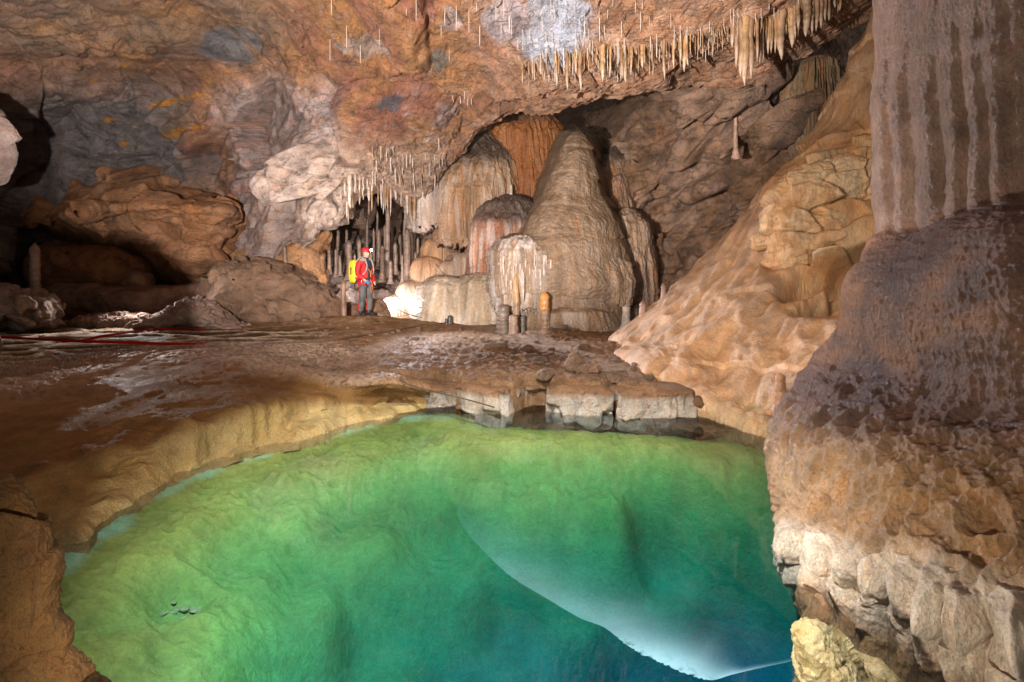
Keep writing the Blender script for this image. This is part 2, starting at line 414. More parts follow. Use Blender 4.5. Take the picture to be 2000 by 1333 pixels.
d = d*(1-.5*lw0)+lw0*(.85*v5-.26*np.exp(-e5/.022)+.14*v6-.07*np.exp(-e6/.03))
seam = bedding(P+vnoise(P, .7, .18, 25), 1.0)[:, 2]
d += lw0*.06*np.abs(((seam*2.1+.4*fbm(P, .5, 2, 26)) % 1.0)-.5)*2
# rootlets and flutes of the draped part
fl = fbm(P*np.array([1, 1, .12]), 5.5, 4, 23, ridged=True)
d += smoothpart*fl*.14
near = sstep(1.2, 5, P[:, 1])
vault.push(d*near)
N = vault.normals(); P = vault.P
B = bedding(P+vnoise(P, .8, .3, 31), 4.2)
s1 = fbm(B, .55, 5, 32); s2 = fbm(B, 1.6, 5, 33); s3 = fbm(P, .6, 4, 34)
oc = np.array([.30, .155, .075]); red = np.array([.27, .125, .085]); gry = np.array([.15, .142, .145]); lil = np.array([.36, .31, .31]); dk = np.array([.085, .08, .085]); pal = np.array([.44, .37, .32])
col = mixc(oc, red, sstep(-.2, .25, s1)); col = mixc(col, lil, .55*sstep(.08, .4, s2))
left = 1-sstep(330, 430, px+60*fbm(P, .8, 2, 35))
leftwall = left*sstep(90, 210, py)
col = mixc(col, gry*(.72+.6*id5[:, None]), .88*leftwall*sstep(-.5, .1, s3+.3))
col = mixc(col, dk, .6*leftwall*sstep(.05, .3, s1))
rust = np.array([.42, .19, .035])
mid = sstep(400, 470, px)*(1-sstep(640, 700, px))*sstep(110, 200, py)
col = mixc(col, mixc(lil*1.05, np.array([.30, .17, .14]), sstep(-.1, .3, s2)), .75*mid)
col = mixc(col, mixc(np.array([.38, .30, .25]), np.array([.44, .33, .24]), sstep(-.1, .3, s1)), .65*sstep(430, 640, px+70*s3)*sstep(200, 330, py)*(1-sstep(860, 900, px)))
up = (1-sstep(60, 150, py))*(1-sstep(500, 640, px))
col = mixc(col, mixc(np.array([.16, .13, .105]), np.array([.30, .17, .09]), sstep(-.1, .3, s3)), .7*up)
lobe_c = sstep(820, 1000, px)
col = mixc(col, mixc(np.array([.36, .205, .135]), np.array([.43, .30, .23]), sstep(-.15, .3, s2)), .7*lobe_c)
S = []
for x, y, r, cc, k in [(1080, 55, (.62, 1.1, .7), (.40, .41, .47), .9), (1110, 25, (.3, .9, .5), (.42, .43, .5), .8), (985, 55, (.42, .6, .5), (.36, .35, .40), .6), (850, 125, (.30, .45, .3), (.13, .13, .12), .8), (875, 45, (.3, .5, .3), (.33, .31, .33), .5),
                      (765, 200, (.30, .4, .32), (.10, .095, .11), .85), (440, 105, (.65, .6, .5), (.115, .115, .125), .85), (495, 80, (.4, .5, .4), (.15, .15, .16), .7), (870, 225, (.4, .5, .3), (.27, .23, .24), .6), (720, 90, (.9, .3, .35), (.36, .33, .32), .5)]:
    S.append((vault.find(x, y), r, np.array(cc), k))
col = blobs(P, col, S, 41)
# rusty seams along the bedding
for (x0, y0), (x1, y1), wd in [((205, 238), (386, 184), .13), ((238, 284), (396, 246), .17), ((260, 250), (330, 215), .06), ((180, 160), (250, 125), .12)]:
    a, b = vault.find(x0, y0), vault.find(x1, y1)
    Q = P+vnoise(P, 2.0, .14, 43)
    t = np.clip(((Q-a)@(b-a))/((b-a)@(b-a)), 0, 1)
    dd = np.linalg.norm(Q-(a+t[:, None]*(b-a)), axis=1)
    col = mixc(col, rust, .85*(1-sstep(.35, 1.0, dd/wd/(.35+.65*np.sin(math.pi*(.12+.8*t))))))
# lime-wash runs
run = fbm(P*np.array([1, 1, .1]), 4.5, 4, 44)
col = mixc(col, np.array([.50, .46, .48]), .5*sstep(.12, .35, run)*sstep(150, 230, py)*sstep(380, 430, px))
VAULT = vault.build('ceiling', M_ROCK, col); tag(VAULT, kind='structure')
# ---------------------------------------------------------------- back wall
bw = {  # px: depths at y = 690, 610, 525, 430, 330, 230, 130, 20, -80
 430: (17.5, 17.5, 17.5, 18, 18, 18, 18, 18, 18), 560: (17.0, 16.8, 17.2, 19.5, 22, 22, 20, 18, 18), 640: (16, 16.2, 18.4, 24, 28, 28, 24, 18, 18), 730: (15.6, 16.2, 18.6, 25, 30, 28, 24, 18, 18),
 800: (15.6, 16.2, 18.0, 22, 24, 22, 20, 18, 18), 860: (15.6, 15.8, 16.4, 16.8, 17.0, 18, 18, 18, 18), 930: (14.8, 15.0, 15.6, 16.2, 17.0, 22, 36, 38, 38), 1040: (13.8, 14.0, 14.4, 15.2, 17.2, 26, 40, 42, 42),
 1150: (13.6, 13.8, 14.0, 14.4, 15.6, 24, 40, 42, 42), 1225: (13.2, 13.6, 14.2, 14.8, 14.8, 17, 34, 38, 38), 1310: (12.6, 13.4, 14.2, 14.8, 14.2, 13.6, 13.6, 15, 16), 1420: (12.2, 12.7, 13.2, 13.6, 13.2, 12.6, 12.2, 14, 16),
 1520: (11.8, 12.2, 12.5, 12.6, 12.2, 11.7, 13.2, 30, 34), 1600: (11.6, 12, 12.1, 12, 11.9, 12.6, 24, 40, 42), 1660: (11.6, 12, 12.2, 12.4, 12.8, 13.2, 20, 38, 40), 1760: (11.4, 11.6, 12, 12.4, 13, 13.4, 22, 38, 40), 2200: (9, 9.4, 9.8, 10, 10.4, 10.8, 16, 20, 24)}
ys = (690, 610, 525, 430, 330, 230, 130, 20, -80)
back = Sheet([[(x, y, bw[x][r]) for x in bw] for r, y in enumerate(ys)], 620, 330)
P = back.P
px = CX+P[:, 0]/P[:, 1]*FPX; py = HY-(P[:, 2]-CZ)/P[:, 1]*FPX
R2 = np.array([[.80, 0, .60], [0, 1, 0], [-.60, 0, .80]])        # joints that climb to the right
Pj = (P+vnoise(P, .6, .3, 51))@R2.T*np.array([.5, .8, 1.5])
v1, e1, id1 = facet(Pj*.95, 52); v2, e2, id2 = facet((P+vnoise(P, 1.2, .25, 53))@R2.T*np.array([1.1, 1.6, 2.6]), 54)
right = sstep(1190, 1260, px)
d = right*(.6*v1+.26*v2-.22*np.exp(-e1/.05)-.08*np.exp(-e2/.05))+(1-right)*(.22*v2)+fbm(P, 1.1, 4, 55)*.30+fbm(P, 4, 5, 56, ridged=True)*.05
fl = fbm(P*np.array([1, 1, .14]), 4.2, 4, 57, ridged=True)
d += .16*fl*(1-right*.6)
back.push(d)
P = back.P
s1 = fbm(P, .7, 5, 58); s2 = fbm(P@R2.T*np.array([1, 1, 3]), .9, 5, 59)
col = mixc(np.array([.21, .125, .075]), np.array([.30, .20, .15]), sstep(-.2, .25, s1))
col = mixc(col, np.array([.14, .095, .08]), .75*sstep(.0, .3, s2)); col = mixc(col, np.array([.36, .29, .27]), .6*sstep(.15, .4, fbm(P, 1.4, 4, 60)))
col = mixc(col, np.array([.26, .115, .05]), .6*sstep(.1, .35, fbm(P, .8, 4, 61)))
lowl = (1-sstep(840, 900, px))*sstep(420, 500, py)
col = mixc(col, mixc(np.array([.33, .24, .20]), np.array([.44, .36, .33]), sstep(-.2, .3, s1)), .8*lowl)
BACK = back.build('rock_wall', M_ROCK, col)
tag(BACK, 'tall brown rock wall with joints and old flowstone closing the far end of the cave', 'rock wall')
# ---------------------------------------------------------------- floor of the chamber
edge_px = [(-900, 760), (-400, 750), (-60, 748), (60, 742), (130, 730), (220, 712), (330, 698), (450, 702), (600, 730), (700, 742), (790, 742), (850, 742), (893, 752), (960, 758), (1040, 756), (1085, 756), (1190, 757), (1260, 764), (1330, 774), (1380, 796), (1440, 830)]
ex = np.array([-900, -400, -60, 60, 130, 220, 330, 450, 600, 660, 700, 760, 800, 850, 885, 900, 960, 1000, 1035, 1050, 1075, 1090, 1130, 1185, 1198, 1214, 1228, 1290, 1350, 1380, 1440], float)
ey = np.interp(ex, [p[0] for p in edge_px], [p[1] for p in edge_px])
eo = np.interp(ex, [640, 715, 845, 878, 895, 1000, 1036, 1076, 1092, 1184, 1199, 1213, 1230, 1310, 1345, 1380, 1440], [0, .6, .6, .2, .02, .03, .34, .34, .0, .0, .34, .34, .0, .05, .5, 1.1, 1.4])
EDGE = np.array([floor_pt(x, y, np.interp(x, [780, 880, 1350, 1440], [0, -.13, -.13, -.25]))[:2]+np.array([0, o_+.22*(880 < x < 1370)]) for x, y, o_ in zip(ex, ey, eo)]+[(3.3, 6.7), (5, 7.4), (12, 8)])
def signed_edge(X, Y):
    """distance beyond the pool edge (positive on the floor side)"""
    best = np.full(X.shape, 9e9)
    for (x0, y0), (x1, y1) in zip(EDGE[:-1], EDGE[1:]):
        dx, dy = x1-x0, y1-y0
        t = np.clip(((X-x0)*dx+(Y-y0)*dy)/(dx*dx+dy*dy), 0, 1)
        qx, qy = X-(x0+t*dx), Y-(y0+t*dy)
        dd = qx*qx+qy*qy
        m = dd < best
        best = np.where(m, dd, best)
    return np.sqrt(best)*np.where(Y > np.interp(X, EDGE[:, 0], EDGE[:, 1]), 1, -1)
def floor_z(X, Y, fine=True):
    X = np.asarray(X, float); Y = np.asarray(Y, float)
    Q = np.stack([X, Y, np.zeros_like(X)], 1)
    path = np.exp(-((X+.3-(11.5-Y)*.42)/.45)**2)*sstep(6.3, 7.5, Y)      # trodden path
    z = .05*fbm(Q, .5, 3, 70)+.035*fbm(Q, 1.8, 3, 71)*(1-.6*path)
    if fine: z = z+(.05*fbm(Q, 5, 4, 72, ridged=True)*.7+.035*fbm(Q, 14, 4, 73))*(1-.7*path)-.03*path
    z += .16*np.exp(-(((X+4.2)/1.5)**2+((Y-13.4)/.55)**2))*(1+.6*fbm(Q, 3.5, 4, 74))   # churned mud bank the caver stands on
    z += .14*np.exp(-(((X-.75)/.7)**2+((Y-10.6)/.45)**2))*(1+.8*fbm(Q, 4.5, 4, 75))
    z += .10*np.exp(-(((X-1.9)/.8)**2+((Y-8.9)/.5)**2))*(1+.9*fbm(Q, 4.5, 4, 76))
    z -= .5*sstep(1.7, 2.8, X)*(1-sstep(6.6, 7.9, Y))
    z -= .14*(1-sstep(6.3, 9.0, Y))*sstep(-2.0, -.6, X)          # the floor dips to the crusted rim
    return z
def gours(X, Y):
    Q = np.stack([X*.62, Y*1.05, 0*X], 1); Q = Q+vnoise(Q, 1.1, .35, 81)
    v, e, i = facet(Q, 82)
    return e, i
yy = 4.9*np.exp(np.linspace(0, math.log(24/4.9), 560)); uu = np.linspace(-1.25, .95, 820)
Yg, Ug = np.meshgrid(yy, uu, indexing='ij'); Xg = Ug*Yg
X, Y = Xg.ravel(), Yg.ravel()
sd = signed_edge(X, Y)
sd = sd+.10*fbm(np.stack([X, Y, 0*X], 1), 5.5, 3, 79)*sstep(-2.2, -1.0, X)
z = floor_z(X, Y)
e, gi = gours(X, Y)
gm = sstep(-3.0, -4.2, X)*sstep(-.2, .5, sd)*(1-sstep(11.8, 13.0, Y)) if False else (1-sstep(-5.2, -3.2, X))*(1-sstep(11.2, 12.6, Y))*sstep(.9, 1.5, sd)
ridge = np.exp(-(e/.075)**2)
Q = np.stack([X, Y, 0*X], 1)
popc = (1-sstep(-3.2, -.6, X))*(1-sstep(1.2, 2.4, sd+.8*fbm(Q, 1.2, 3, 80)))
z = z*(1-.75*gm)+gm*(.055*ridge*(1+.5*fbm(Q, 9, 3, 83))-.03)
z = z+popc*.06*fbm(Q, 11, 4, 84, ridged=True)
z = z-3.2*(1-sstep(-.22, .05, sd))**1.5
mudc = mixc(np.array([.235, .135, .075]), np.array([.31, .20, .125]), sstep(-.25, .3, fbm(Q, 1.2, 4, 85)))
mudc = mixc(mudc, np.array([.17, .095, .055]), .7*sstep(.0, .35, fbm(Q, 2.7, 4, 86)))
path = np.exp(-((X+.3-(11.5-Y)*.42)/.5)**2)*sstep(6.3, 7.5, Y)*(.6+.8*fbm(Q, 2, 3, 87))
mudc = mixc(mudc, np.array([.42, .33, .27]), np.clip(path, 0, .85))
mudc = mixc(mudc, np.array([.055, .04, .026]), .85*gm*(1-ridge)); mudc = mixc(mudc, np.array([.52, .43, .33]), .85*gm*sstep(.35, .8, ridge))
mudc = mixc(mudc, mixc(np.array([.13, .08, .05]), np.array([.40, .30, .24]), sstep(-.1, .3, fbm(Q, 11, 4, 84, ridged=True))), .8*popc)
V = np.stack([X, Y, z], 1)
FLOOR = obj('ground', V, grid_faces(len(yy), len(uu)), M_MUD, mudc); tag(FLOOR, kind='structure')
def on_floor(px, py):
    p = floor_pt(px, py)
    for _ in range(4):
        p = floor_pt(px, py, float(floor_z(np.array([p[0]]), np.array([p[1]]), False)[0]))
    return p
# ---------------------------------------------------------------- bed of the pool and the water
pts = []   # px, py on the water surface, apparent depth below it
for x, y, dp in [(60,1110,.05),(120,1075,.05),(200,1012,.05),(300,945,.05),(380,906,.05),(500,872,.06),(600,848,.05),(650,830,.05),(720,815,.05),(800,802,.05),(860,806,.08),
                 (150,1130,.16),(230,1060,.14),(330,985,.14),(430,935,.16),(560,890,.16),(680,850,.14),(760,830,.14),(840,830,.25),(640,860,.2),(540,925,.32),
                 (190,1333,.25),(140,1220,.2),(260,1180,.26),(300,1333,.34),(400,1250,.45),(360,1080,.36),(330,1160,.42),(460,1333,.9),(480,1010,.5),(540,1180,1.0),(600,1000,.7),(700,920,.6),
                 (740,1000,1.3),(680,1120,1.7),(760,1250,2.8),(640,1333,2.0),(860,1050,2.6),(900,900,1.0),(893,830,.12),(950,838,.12),(1000,838,.12),(1060,838,.14),(1130,838,.12),(1190,842,.14),(1310,844,.14),(950,870,.4),(1060,872,.45),(1180,876,.5),(1000,930,1.6),(1130,920,1.4),(1200,960,2.8),(1080,1030,3.4),
                 (980,1180,4.2),(1000,1333,5),(860,1333,4.4),(1150,1333,5.0),(1060,1270,5),(1150,1200,5),(1250,1100,4.4),(1330,1200,5),(1300,1333,5.0),(1450,1250,4.8),(1400,1080,4.4),(1350,960,2.8),(1300,890,1.4),(1380,852,.2),(1440,846,.2),(1450,930,2.2),(1500,1050,3.4),(1540,1200,3.4),(1530,1333,4.6),(1250,842,.12)]:
    p = floor_pt(x, y, WATER_Z); pts.append((p[0], p[1], dp))
pts = np.array(pts)
def pool_depth(X, Y):
    d2 = (X[:, None]-pts[None, :, 0])**2+(Y[:, None]-pts[None, :, 1])**2+.012
    w = d2**-1.7
    return (w@pts[:, 2])/w.sum(1)
yy = np.linspace(.9, 8.2, 420); xx = np.linspace(-5.0, 4.6, 500)
Yg, Xg = np.meshgrid(yy, xx, indexing='ij'); X, Y = Xg.ravel(), Yg.ravel()
dp = pool_depth(X, Y)
Q = np.stack([X, Y, 0*X], 1)
v2, e2, i2 = facet(Q*1.7+vnoise(Q, 1.3, .4, 91), 92)
rim = fbm(Q, 2.4, 5, 93, ridged=True); lump = fbm(Q, 9, 4, 94, ridged=True)
z = WATER_Z-dp+np.minimum(dp*.5, .16)*(.2*v2+.35*rim)*np.exp(-dp*1.6)+.02*rim*sstep(.8, 1.6, dp)+np.minimum(dp*.35, .055)*lump*np.exp(-dp*1.1)
# little scalloped shelf at the water line
z = np.minimum(z, WATER_Z-.03)
# pocket with loose chips
pk = at(345, 1185, 3.35); dd = ((X-pk[0]-.02)/.19)**2+((Y-pk[1])/.17)**2
z = z-.10*np.exp(-dd**2)*(1+.5*rim)+.05*np.exp(-(((X-pk[0])/.26)**2+((Y-pk[1]-.24)/.07)**2))
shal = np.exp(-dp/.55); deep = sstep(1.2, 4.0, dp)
c_ = np.stack([np.interp(dp, [0, .6, 1.4, 2.4, 4.0], v) for v in ((.25, .18, .14, .08, .04), (.27, .33, .38, .34, .24), (.06, .08, .15, .40, .82))], 1)  # blue of light scattered in deep water put into the bed colour
nz = fbm(Q, 1.6, 5, 95)
c_ = mixc(c_, np.array([.28, .21, .05]), .6*shal*sstep(-.12, .2, nz)*sstep(.1, .25, dp))
c_ = c_*(1+.4*np.clip(lump, -1, 1)*shal)[:, None]
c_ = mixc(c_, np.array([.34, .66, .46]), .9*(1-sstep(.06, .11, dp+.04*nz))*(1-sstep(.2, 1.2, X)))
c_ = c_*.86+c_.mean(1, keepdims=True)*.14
BEDV = np.stack([X, Y, z], 1)
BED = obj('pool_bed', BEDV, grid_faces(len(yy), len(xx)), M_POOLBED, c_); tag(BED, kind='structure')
bm = bmesh.new(); bmesh.ops.create_cube(bm, size=1)
for v in bm.verts: v.co = Vector(((v.co.x*10.5-.1), v.co.y*8.2+4.55, WATER_Z-3.6+v.co.z*7.2))
me = bpy.data.meshes.new('water'); bm.to_mesh(me); bm.free(); me.materials.append(M_WATER)
WATER = bpy.data.objects.new('water', me); link(WATER); tag(WATER, kind='structure')
# ---------------------------------------------------------------- left bank of the pool
bank_cols = [
 [(-900,735,7.4),(-900,770,5.6),(-900,850,4.6),(-900,960,4.0),(-900,1020,3.85),(-900,1180,3.3),(-900,1300,3.2)],
 [(-400,715,7.6),(-400,752,6.0),(-400,830,5.0),(-400,930,4.3),(-400,1000,4.05),(-400,1150,3.4),(-400,1250,3.3)],
 [(-60,715,7.6),(-60,750,6.0),(-60,850,4.75),(-60,945,4.05),(-50,1000,3.8),(-30,1140,3.35),(-20,1230,3.3)],
 [(60,708,7.8),(60,743,6.2),(50,845,4.8),(45,928,4.12),(60,980,3.88),(75,1098,3.42),(90,1180,3.3)],
 [(120,702,8.0),(120,732,6.5),(118,828,4.95),(112,903,4.3),(118,960,4.05),(135,1062,3.46),(150,1130,3.4)],
 [(220,692,8.2),(220,714,7.1),(212,800,5.35),(200,878,4.5),(206,930,4.26),(208,1003,3.82),(215,1060,3.75)],
 [(330,684,8.6),(330,700,7.6),(330,775,5.65),(320,843,4.8),(320,890,4.62),(312,936,4.46),(320,970,4.4)],
 [(450,686,8.5),(450,704,7.5),(450,760,6.05),(440,806,5.28),(435,850,5.12),(402,898,4.92),(410,930,4.85)],
 [(530,700,7.9),(530,718,7.0),(528,757,6.25),(520,790,5.65),(510,828,5.48),(490,875,5.3),(500,900,5.2)],
 [(600,712,7.4),(600,731,6.6),(600,757,6.3),(595,781,5.95),(590,815,5.85),(580,857,5.55),(580,880,5.5)],
 [(700,722,7.2),(700,743,6.45),(700,763,6.4),(700,783,6.45),(696,800,6.4),(690,823,6.2),(690,850,6.1)],
 [(760,722,7.2),(762,741,6.5),(764,758,6.45),(765,770,6.7),(762,790,6.8),(760,812,6.45),(760,830,6.4)],
 [(838,752,7.2),(838,760,6.75),(838,768,6.8),(832,775,6.85),(832,790,6.9),(832,808,6.95),(832,830,6.9)]]
bank = Sheet([[c[r] for c in bank_cols] for r in range(7)], 520, 300)
P = bank.P; uv = bank.uv
lip = sstep(.42, .55, uv[:, 1])
d = fbm(P, .9, 3, 101)*.10+fbm(P*np.array([1, 1, .25]), 2.2, 3, 102, ridged=True)*.10*lip+fbm(P, 7, 4, 103, ridged=True)*.010+fbm(P, 18, 3, 104)*.007
popk = (1-sstep(.16, .32, uv[:, 1]+.12*fbm(P, 2.5, 4, 106)))
d = d+popk*(.035*fbm(P, 11, 4, 84, ridged=True)+.02*fbm(P, 5, 3, 107, ridged=True))
d *= sstep(0, .06, uv[:, 1])
bank.push(d); P = bank.P
s = fbm(P*np.array([1, 1, .5]), 1.4, 4, 105)
col = mixc(np.array([.155, .085, .035]), np.array([.22, .13, .055]), sstep(-.3, .3, s))
col = mixc(col, mixc(np.array([.40, .30, .14]), np.array([.47, .38, .21]), sstep(-.3, .3, s)), .8*sstep(.5, .62, uv[:, 1]))
col = mixc(col, mixc(np.array([.15, .09, .06]), np.array([.38, .28, .22]), sstep(-.1, .3, fbm(P, 11, 4, 84, ridged=True))), .8*popk)
col = mixc(col, np.array([.24, .145, .085]), sstep(.86, .96, uv[:, 0])*(1-sstep(.35, .55, uv[:, 1])))
BANK = bank.build('pool_bank', M_BANK, col)
tag(BANK, 'smooth brown flowstone bank curving down to the left shore of the green pool', 'pool bank')
# ---------------------------------------------------------------- flowstone slope on the right
slope_rows = [
 [(1730,10,10),(1750,0,8.8),(1790,-10,8.4),(1900,-10,8.2),(2150,-10,8)],
 [(1672,130,10),(1690,108,8.9),(1740,100,8.5),(1900,100,8.2),(2150,100,7.8)],
 [(1655,170,10),(1668,165,9.0),(1740,165,8.5),(1900,165,8.1),(2150,165,7.7)],
 [(1590,275,10.2),(1612,258,9.1),(1700,252,8.3),(1900,250,7.8),(2150,250,7.3)],
 [(1515,345,10.4),(1543,325,9.2),(1640,322,8.3),(1880,325,7.6),(2150,330,7)],
 [(1440,450,10.6),(1472,430,9.5),(1580,425,8.3),(1860,430,7.3),(2150,430,6.8)],
 [(1345,548,10.6),(1390,522,9.6),(1520,515,8.4),(1840,515,7.2),(2150,515,6.6)],
 [(1250,630,10.4),(1300,600,9.4),(1450,592,8.0),(1800,590,6.8),(2150,590,6.3)],
 [(1165,700,9.6),(1212,682,8.8),(1400,668,7.5),(1760,668,6.3),(2150,670,5.8)],
 [(1225,742,8.2),(1275,727,7.4),(1430,735,6.8),(1720,740,5.8),(2150,740,5.2)],
 [(1330,800,7.0),(1372,786,6.55),(1470,795,6.25),(1700,800,5.4),(2150,800,4.8)],
 [(1420,850,6.3),(1452,838,6.0),(1525,850,5.6),(1690,860,5.0),(2150,860,4.4)],
 [(1440,900,6.3),(1475,900,5.95),(1535,910,5.45),(1690,910,4.8),(2150,910,4.2)],
 [(1470,1050,6.2),(1500,1050,5.8),(1560,1050,5.3),(1690,1050,4.6),(2150,1050,4)]]
slope = Sheet(slope_rows, 420, 520)
P = slope.P
px = CX+P[:, 0]/P[:, 1]*FPX; py = HY-(P[:, 2]-CZ)/P[:, 1]*FPX
Fd = np.array([P[:, 0]*.86+P[:, 2]*.5, P[:, 1], (P[:, 2]*.86-P[:, 0]*.5)]).T   # runs flow down the slope to the left
tcoord = np.stack([(P[:, 0]*.5+P[:, 2]*.7), P[:, 1]*.9, 0*P[:, 0]], 1)
fu = np.array([-.52, -.28, -.80]); fu /= np.linalg.norm(fu); fa = np.cross(fu, [0, 1, 0]); fa /= np.linalg.norm(fa); fb = np.cross(fu, fa)
FC = np.stack([P@fa, P@fb, (P@fu)*.14], 1)
flow = fbm(FC+vnoise(P, .8, .12, 110), 2.8, 4, 111, ridged=True)
drip = np.abs((P[:, 2]*1.15+.5*fbm(P*np.array([1, 1, .4]), 1.3, 3, 112)) % 1.0)
apron = .10*(drip**1.5)*(sstep(-.2, .3, fbm(P, .8, 2, 113)))
v2, e2, i2 = facet((P+vnoise(P, 1.5, .25, 114))*np.array([1, 1, 1.6])*1.25, 115)
rocky = sstep(1480, 1560, px+50*fbm(P, 1.2, 3, 116))*(1-sstep(610, 650, py))*sstep(200, 300, py)
brk = sstep(0, 1, sstep(1500, 1560, px)*np.clip(1-np.abs(py-(560-.42*(px-1560)))/34, 0, 1))   # the broken undercut
brk2 = sstep(1560, 1600, px)*np.clip(1-np.abs(py-(612-.5*(px-1560)))/26, 0, 1)
d = fbm(P, .75, 3, 117)*.30+(1-rocky)*(flow*.09-apron*.8+.1)+rocky*(.22*v2+.05*fbm(P, 3, 4, 118, ridged=True))+fbm(FC, 9, 4, 119)*.03+fbm(P, 7, 3, 109)*.012-.75*brk-.45*brk2
d *= .45+.55*sstep(0, .06, slope.uv[:, 0])
d += .28*fbm(P, .9, 3, 108)*(1-sstep(0, .12, slope.uv[:, 0]))
slope.push(d); P = slope.P
s = fbm(FC, 2.2, 5, 120)
col = mixc(np.array([.42, .25, .14]), np.array([.49, .32, .20]), sstep(-.25, .25, s))
col = mixc(col, np.array([.48, .37, .31]), .35*sstep(.12, .4, flow*.5+fbm(P, 1.2, 3, 121)*.6))
col = mixc(col, mixc(np.array([.40, .21, .09]), np.array([.50, .36, .22]), sstep(-.15, .3, fbm(P, 1.4, 4, 122))), .8*rocky)
col = mixc(col, np.array([.48, .36, .22]), .6*sstep(760, 830, py))
SLOPE = slope.build('flowstone_slope', M_FLOW, col)
tag(SLOPE, 'broad tan flowstone slope sweeping down to the mud floor and the pool', 'flowstone')
# ---------------------------------------------------------------- great wet pillar, near right
pil_rows = [
 [(1860,-1500,4.2),(1790,-1500,3.6),(1860,-1500,3.2),(1950,-1500,2.9),(2100,-1500,2.7),(2500,-1500,2.6),(3200,-1500,2.5)],
 [(1770,-500,5.2),(1722,-500,4.6),(1790,-500,4.1),(1890,-500,3.7),(2030,-500,3.4),(2300,-500,3.1),(2900,-500,2.8)],
 [(1758,0,5.5),(1709,0,4.7),(1785,0,4.2),(1885,0,3.8),(2005,0,3.5),(2250,0,3.2),(2800,0,2.8)],
 [(1750,250,5.5),(1703,250,4.65),(1780,250,4.15),(1880,250,3.75),(2000,250,3.45),(2250,250,3.15),(2800,250,2.8)],
 [(1755,430,5.5),(1712,432,4.65),(1790,425,4.15),(1880,405,3.75),(2000,385,3.45),(2250,380,3.15),(2800,370,2.8)],
 [(1750,470,5.4),(1704,473,4.5),(1790,458,4.0),(1872,428,3.55),(2000,408,3.2),(2250,400,2.9),(2800,390,2.6)],
 [(1735,505,5.3),(1678,512,4.35),(1772,500,3.75),(1862,462,3.3),(2000,440,2.95),(2250,440,2.7),(2800,430,2.4)],
 [(1710,560,5.2),(1650,562,4.3),(1745,560,3.66),(1852,545,3.2),(2000,540,2.85),(2250,540,2.6),(2800,540,2.3)],
 [(1700,640,5.1),(1638,642,4.3),(1735,650,3.66),(1850,650,3.2),(2000,650,2.85),(2250,650,2.55),(2800,650,2.25)],
 [(1660,705,5.1),(1592,702,4.5),(1705,735,3.75),(1850,765,3.22),(2000,790,2.86),(2250,800,2.5),(2800,800,2.2)],
 [(1620,800,5.1),(1535,800,4.4),(1650,830,3.6),(1820,850,3.08),(2000,870,2.68),(2250,880,2.35),(2800,880,2.05)],
 [(1600,890,5.0),(1517,890,4.22),(1632,915,3.42),(1805,935,2.9),(2000,960,2.5),(2250,970,2.2),(2800,970,1.95)],
 [(1602,980,4.8),(1529,985,3.98),(1635,1015,3.22),(1800,1050,2.7),(2000,1090,2.33),(2250,1120,2.05),(2800,1130,1.8)],
 [(1612,1045,4.3),(1543,1052,3.5),(1652,1100,2.88),(1800,1160,2.46),(2000,1235,2.12),(2250,1270,1.9),(2800,1290,1.65)],
 [(1622,1085,4.2),(1556,1095,3.4),(1664,1145,2.84),(1812,1215,2.45),(2005,1290,2.12),(2250,1330,1.9),(2800,1350,1.65)],
 [(1640,1130,4.1),(1578,1150,3.15),(1682,1215,2.72),(1826,1290,2.40),(2010,1370,2.12),(2250,1430,1.95),(2800,1450,1.75)],
 [(1650,1230,4.0),(1600,1240,2.9),(1704,1310,2.6),(1840,1400,2.34),(2020,1500,2.12),(2250,1560,2.0),(2800,1600,1.85)],
 [(1660,1400,3.9),(1615,1400,2.9),(1715,1480,2.6),(1855,1570,2.4),(2030,1680,2.2),(2250,1740,2.05),(2800,1800,1.85)]]
tvp = np.concatenate([np.linspace(0, 2, 50)[:-1], np.linspace(2, 16.4, 620), [17.0]])
tup = np.concatenate([np.linspace(0, 4.3, 430)[:-1], np.linspace(4.3, 6, 40)])
pil = Sheet(pil_rows, len(tup), len(tvp), tup, tvp)
P = pil.P; tv_ = np.repeat(tvp, len(tup))
cur = 1-sstep(4.2, 5.0, tv_)
skirt = sstep(12.6, 13.1, tv_+.25*fbm(P, 2.2, 3, 130))
# hanging pleats of the upper curtain
g = P[:, 0]*.86-P[:, 1]*.5
G1_ = np.stack([g*1.0+.12*fbm(P*np.array([1, 1, .3]), 1.2, 2, 131), 0*g, P[:, 2]*.10], 1)
ple = (.5+.5*np.sin(G1_[:, 0]*54+3.6*fbm(P*np.array([1, 1, .22]), 1.5, 3, 127)))**1.6*(.55+.9*np.clip(fbm(G1_, 4.0, 2, 129)+.3, 0, 1))+.35*np.clip(-fbm(G1_, 15, 3, 126), 0, 1)
band = fbm(P*np.array([.6, .6, 3.0]), 3.5, 3, 132)
d = cur*(-.055*ple*sstep(1.4, 3.6, tv_)+.03*band+.02*fbm(P*np.array([.7, .7, 2.6]), 9, 3, 128, ridged=True))
# popcorn crust, drawn out in runs
pop = fbm(P*np.array([1, 1, .62]), 26, 3, 134, ridged=True)
run = fbm(P*np.array([1, 1, .15]), 7, 4, 135, ridged=True)
lay = fbm(P*np.array([.5, .5, 2.2]), 5, 4, 136, ridged=True)
d += (.011-.006*cur)*pop+fbm(P, 1.1, 3, 137)*.09+(1-cur)*(.065*run*sstep(8.5, 10.2, tv_)+.022*lay)+.012*run*(1-.7*cur)
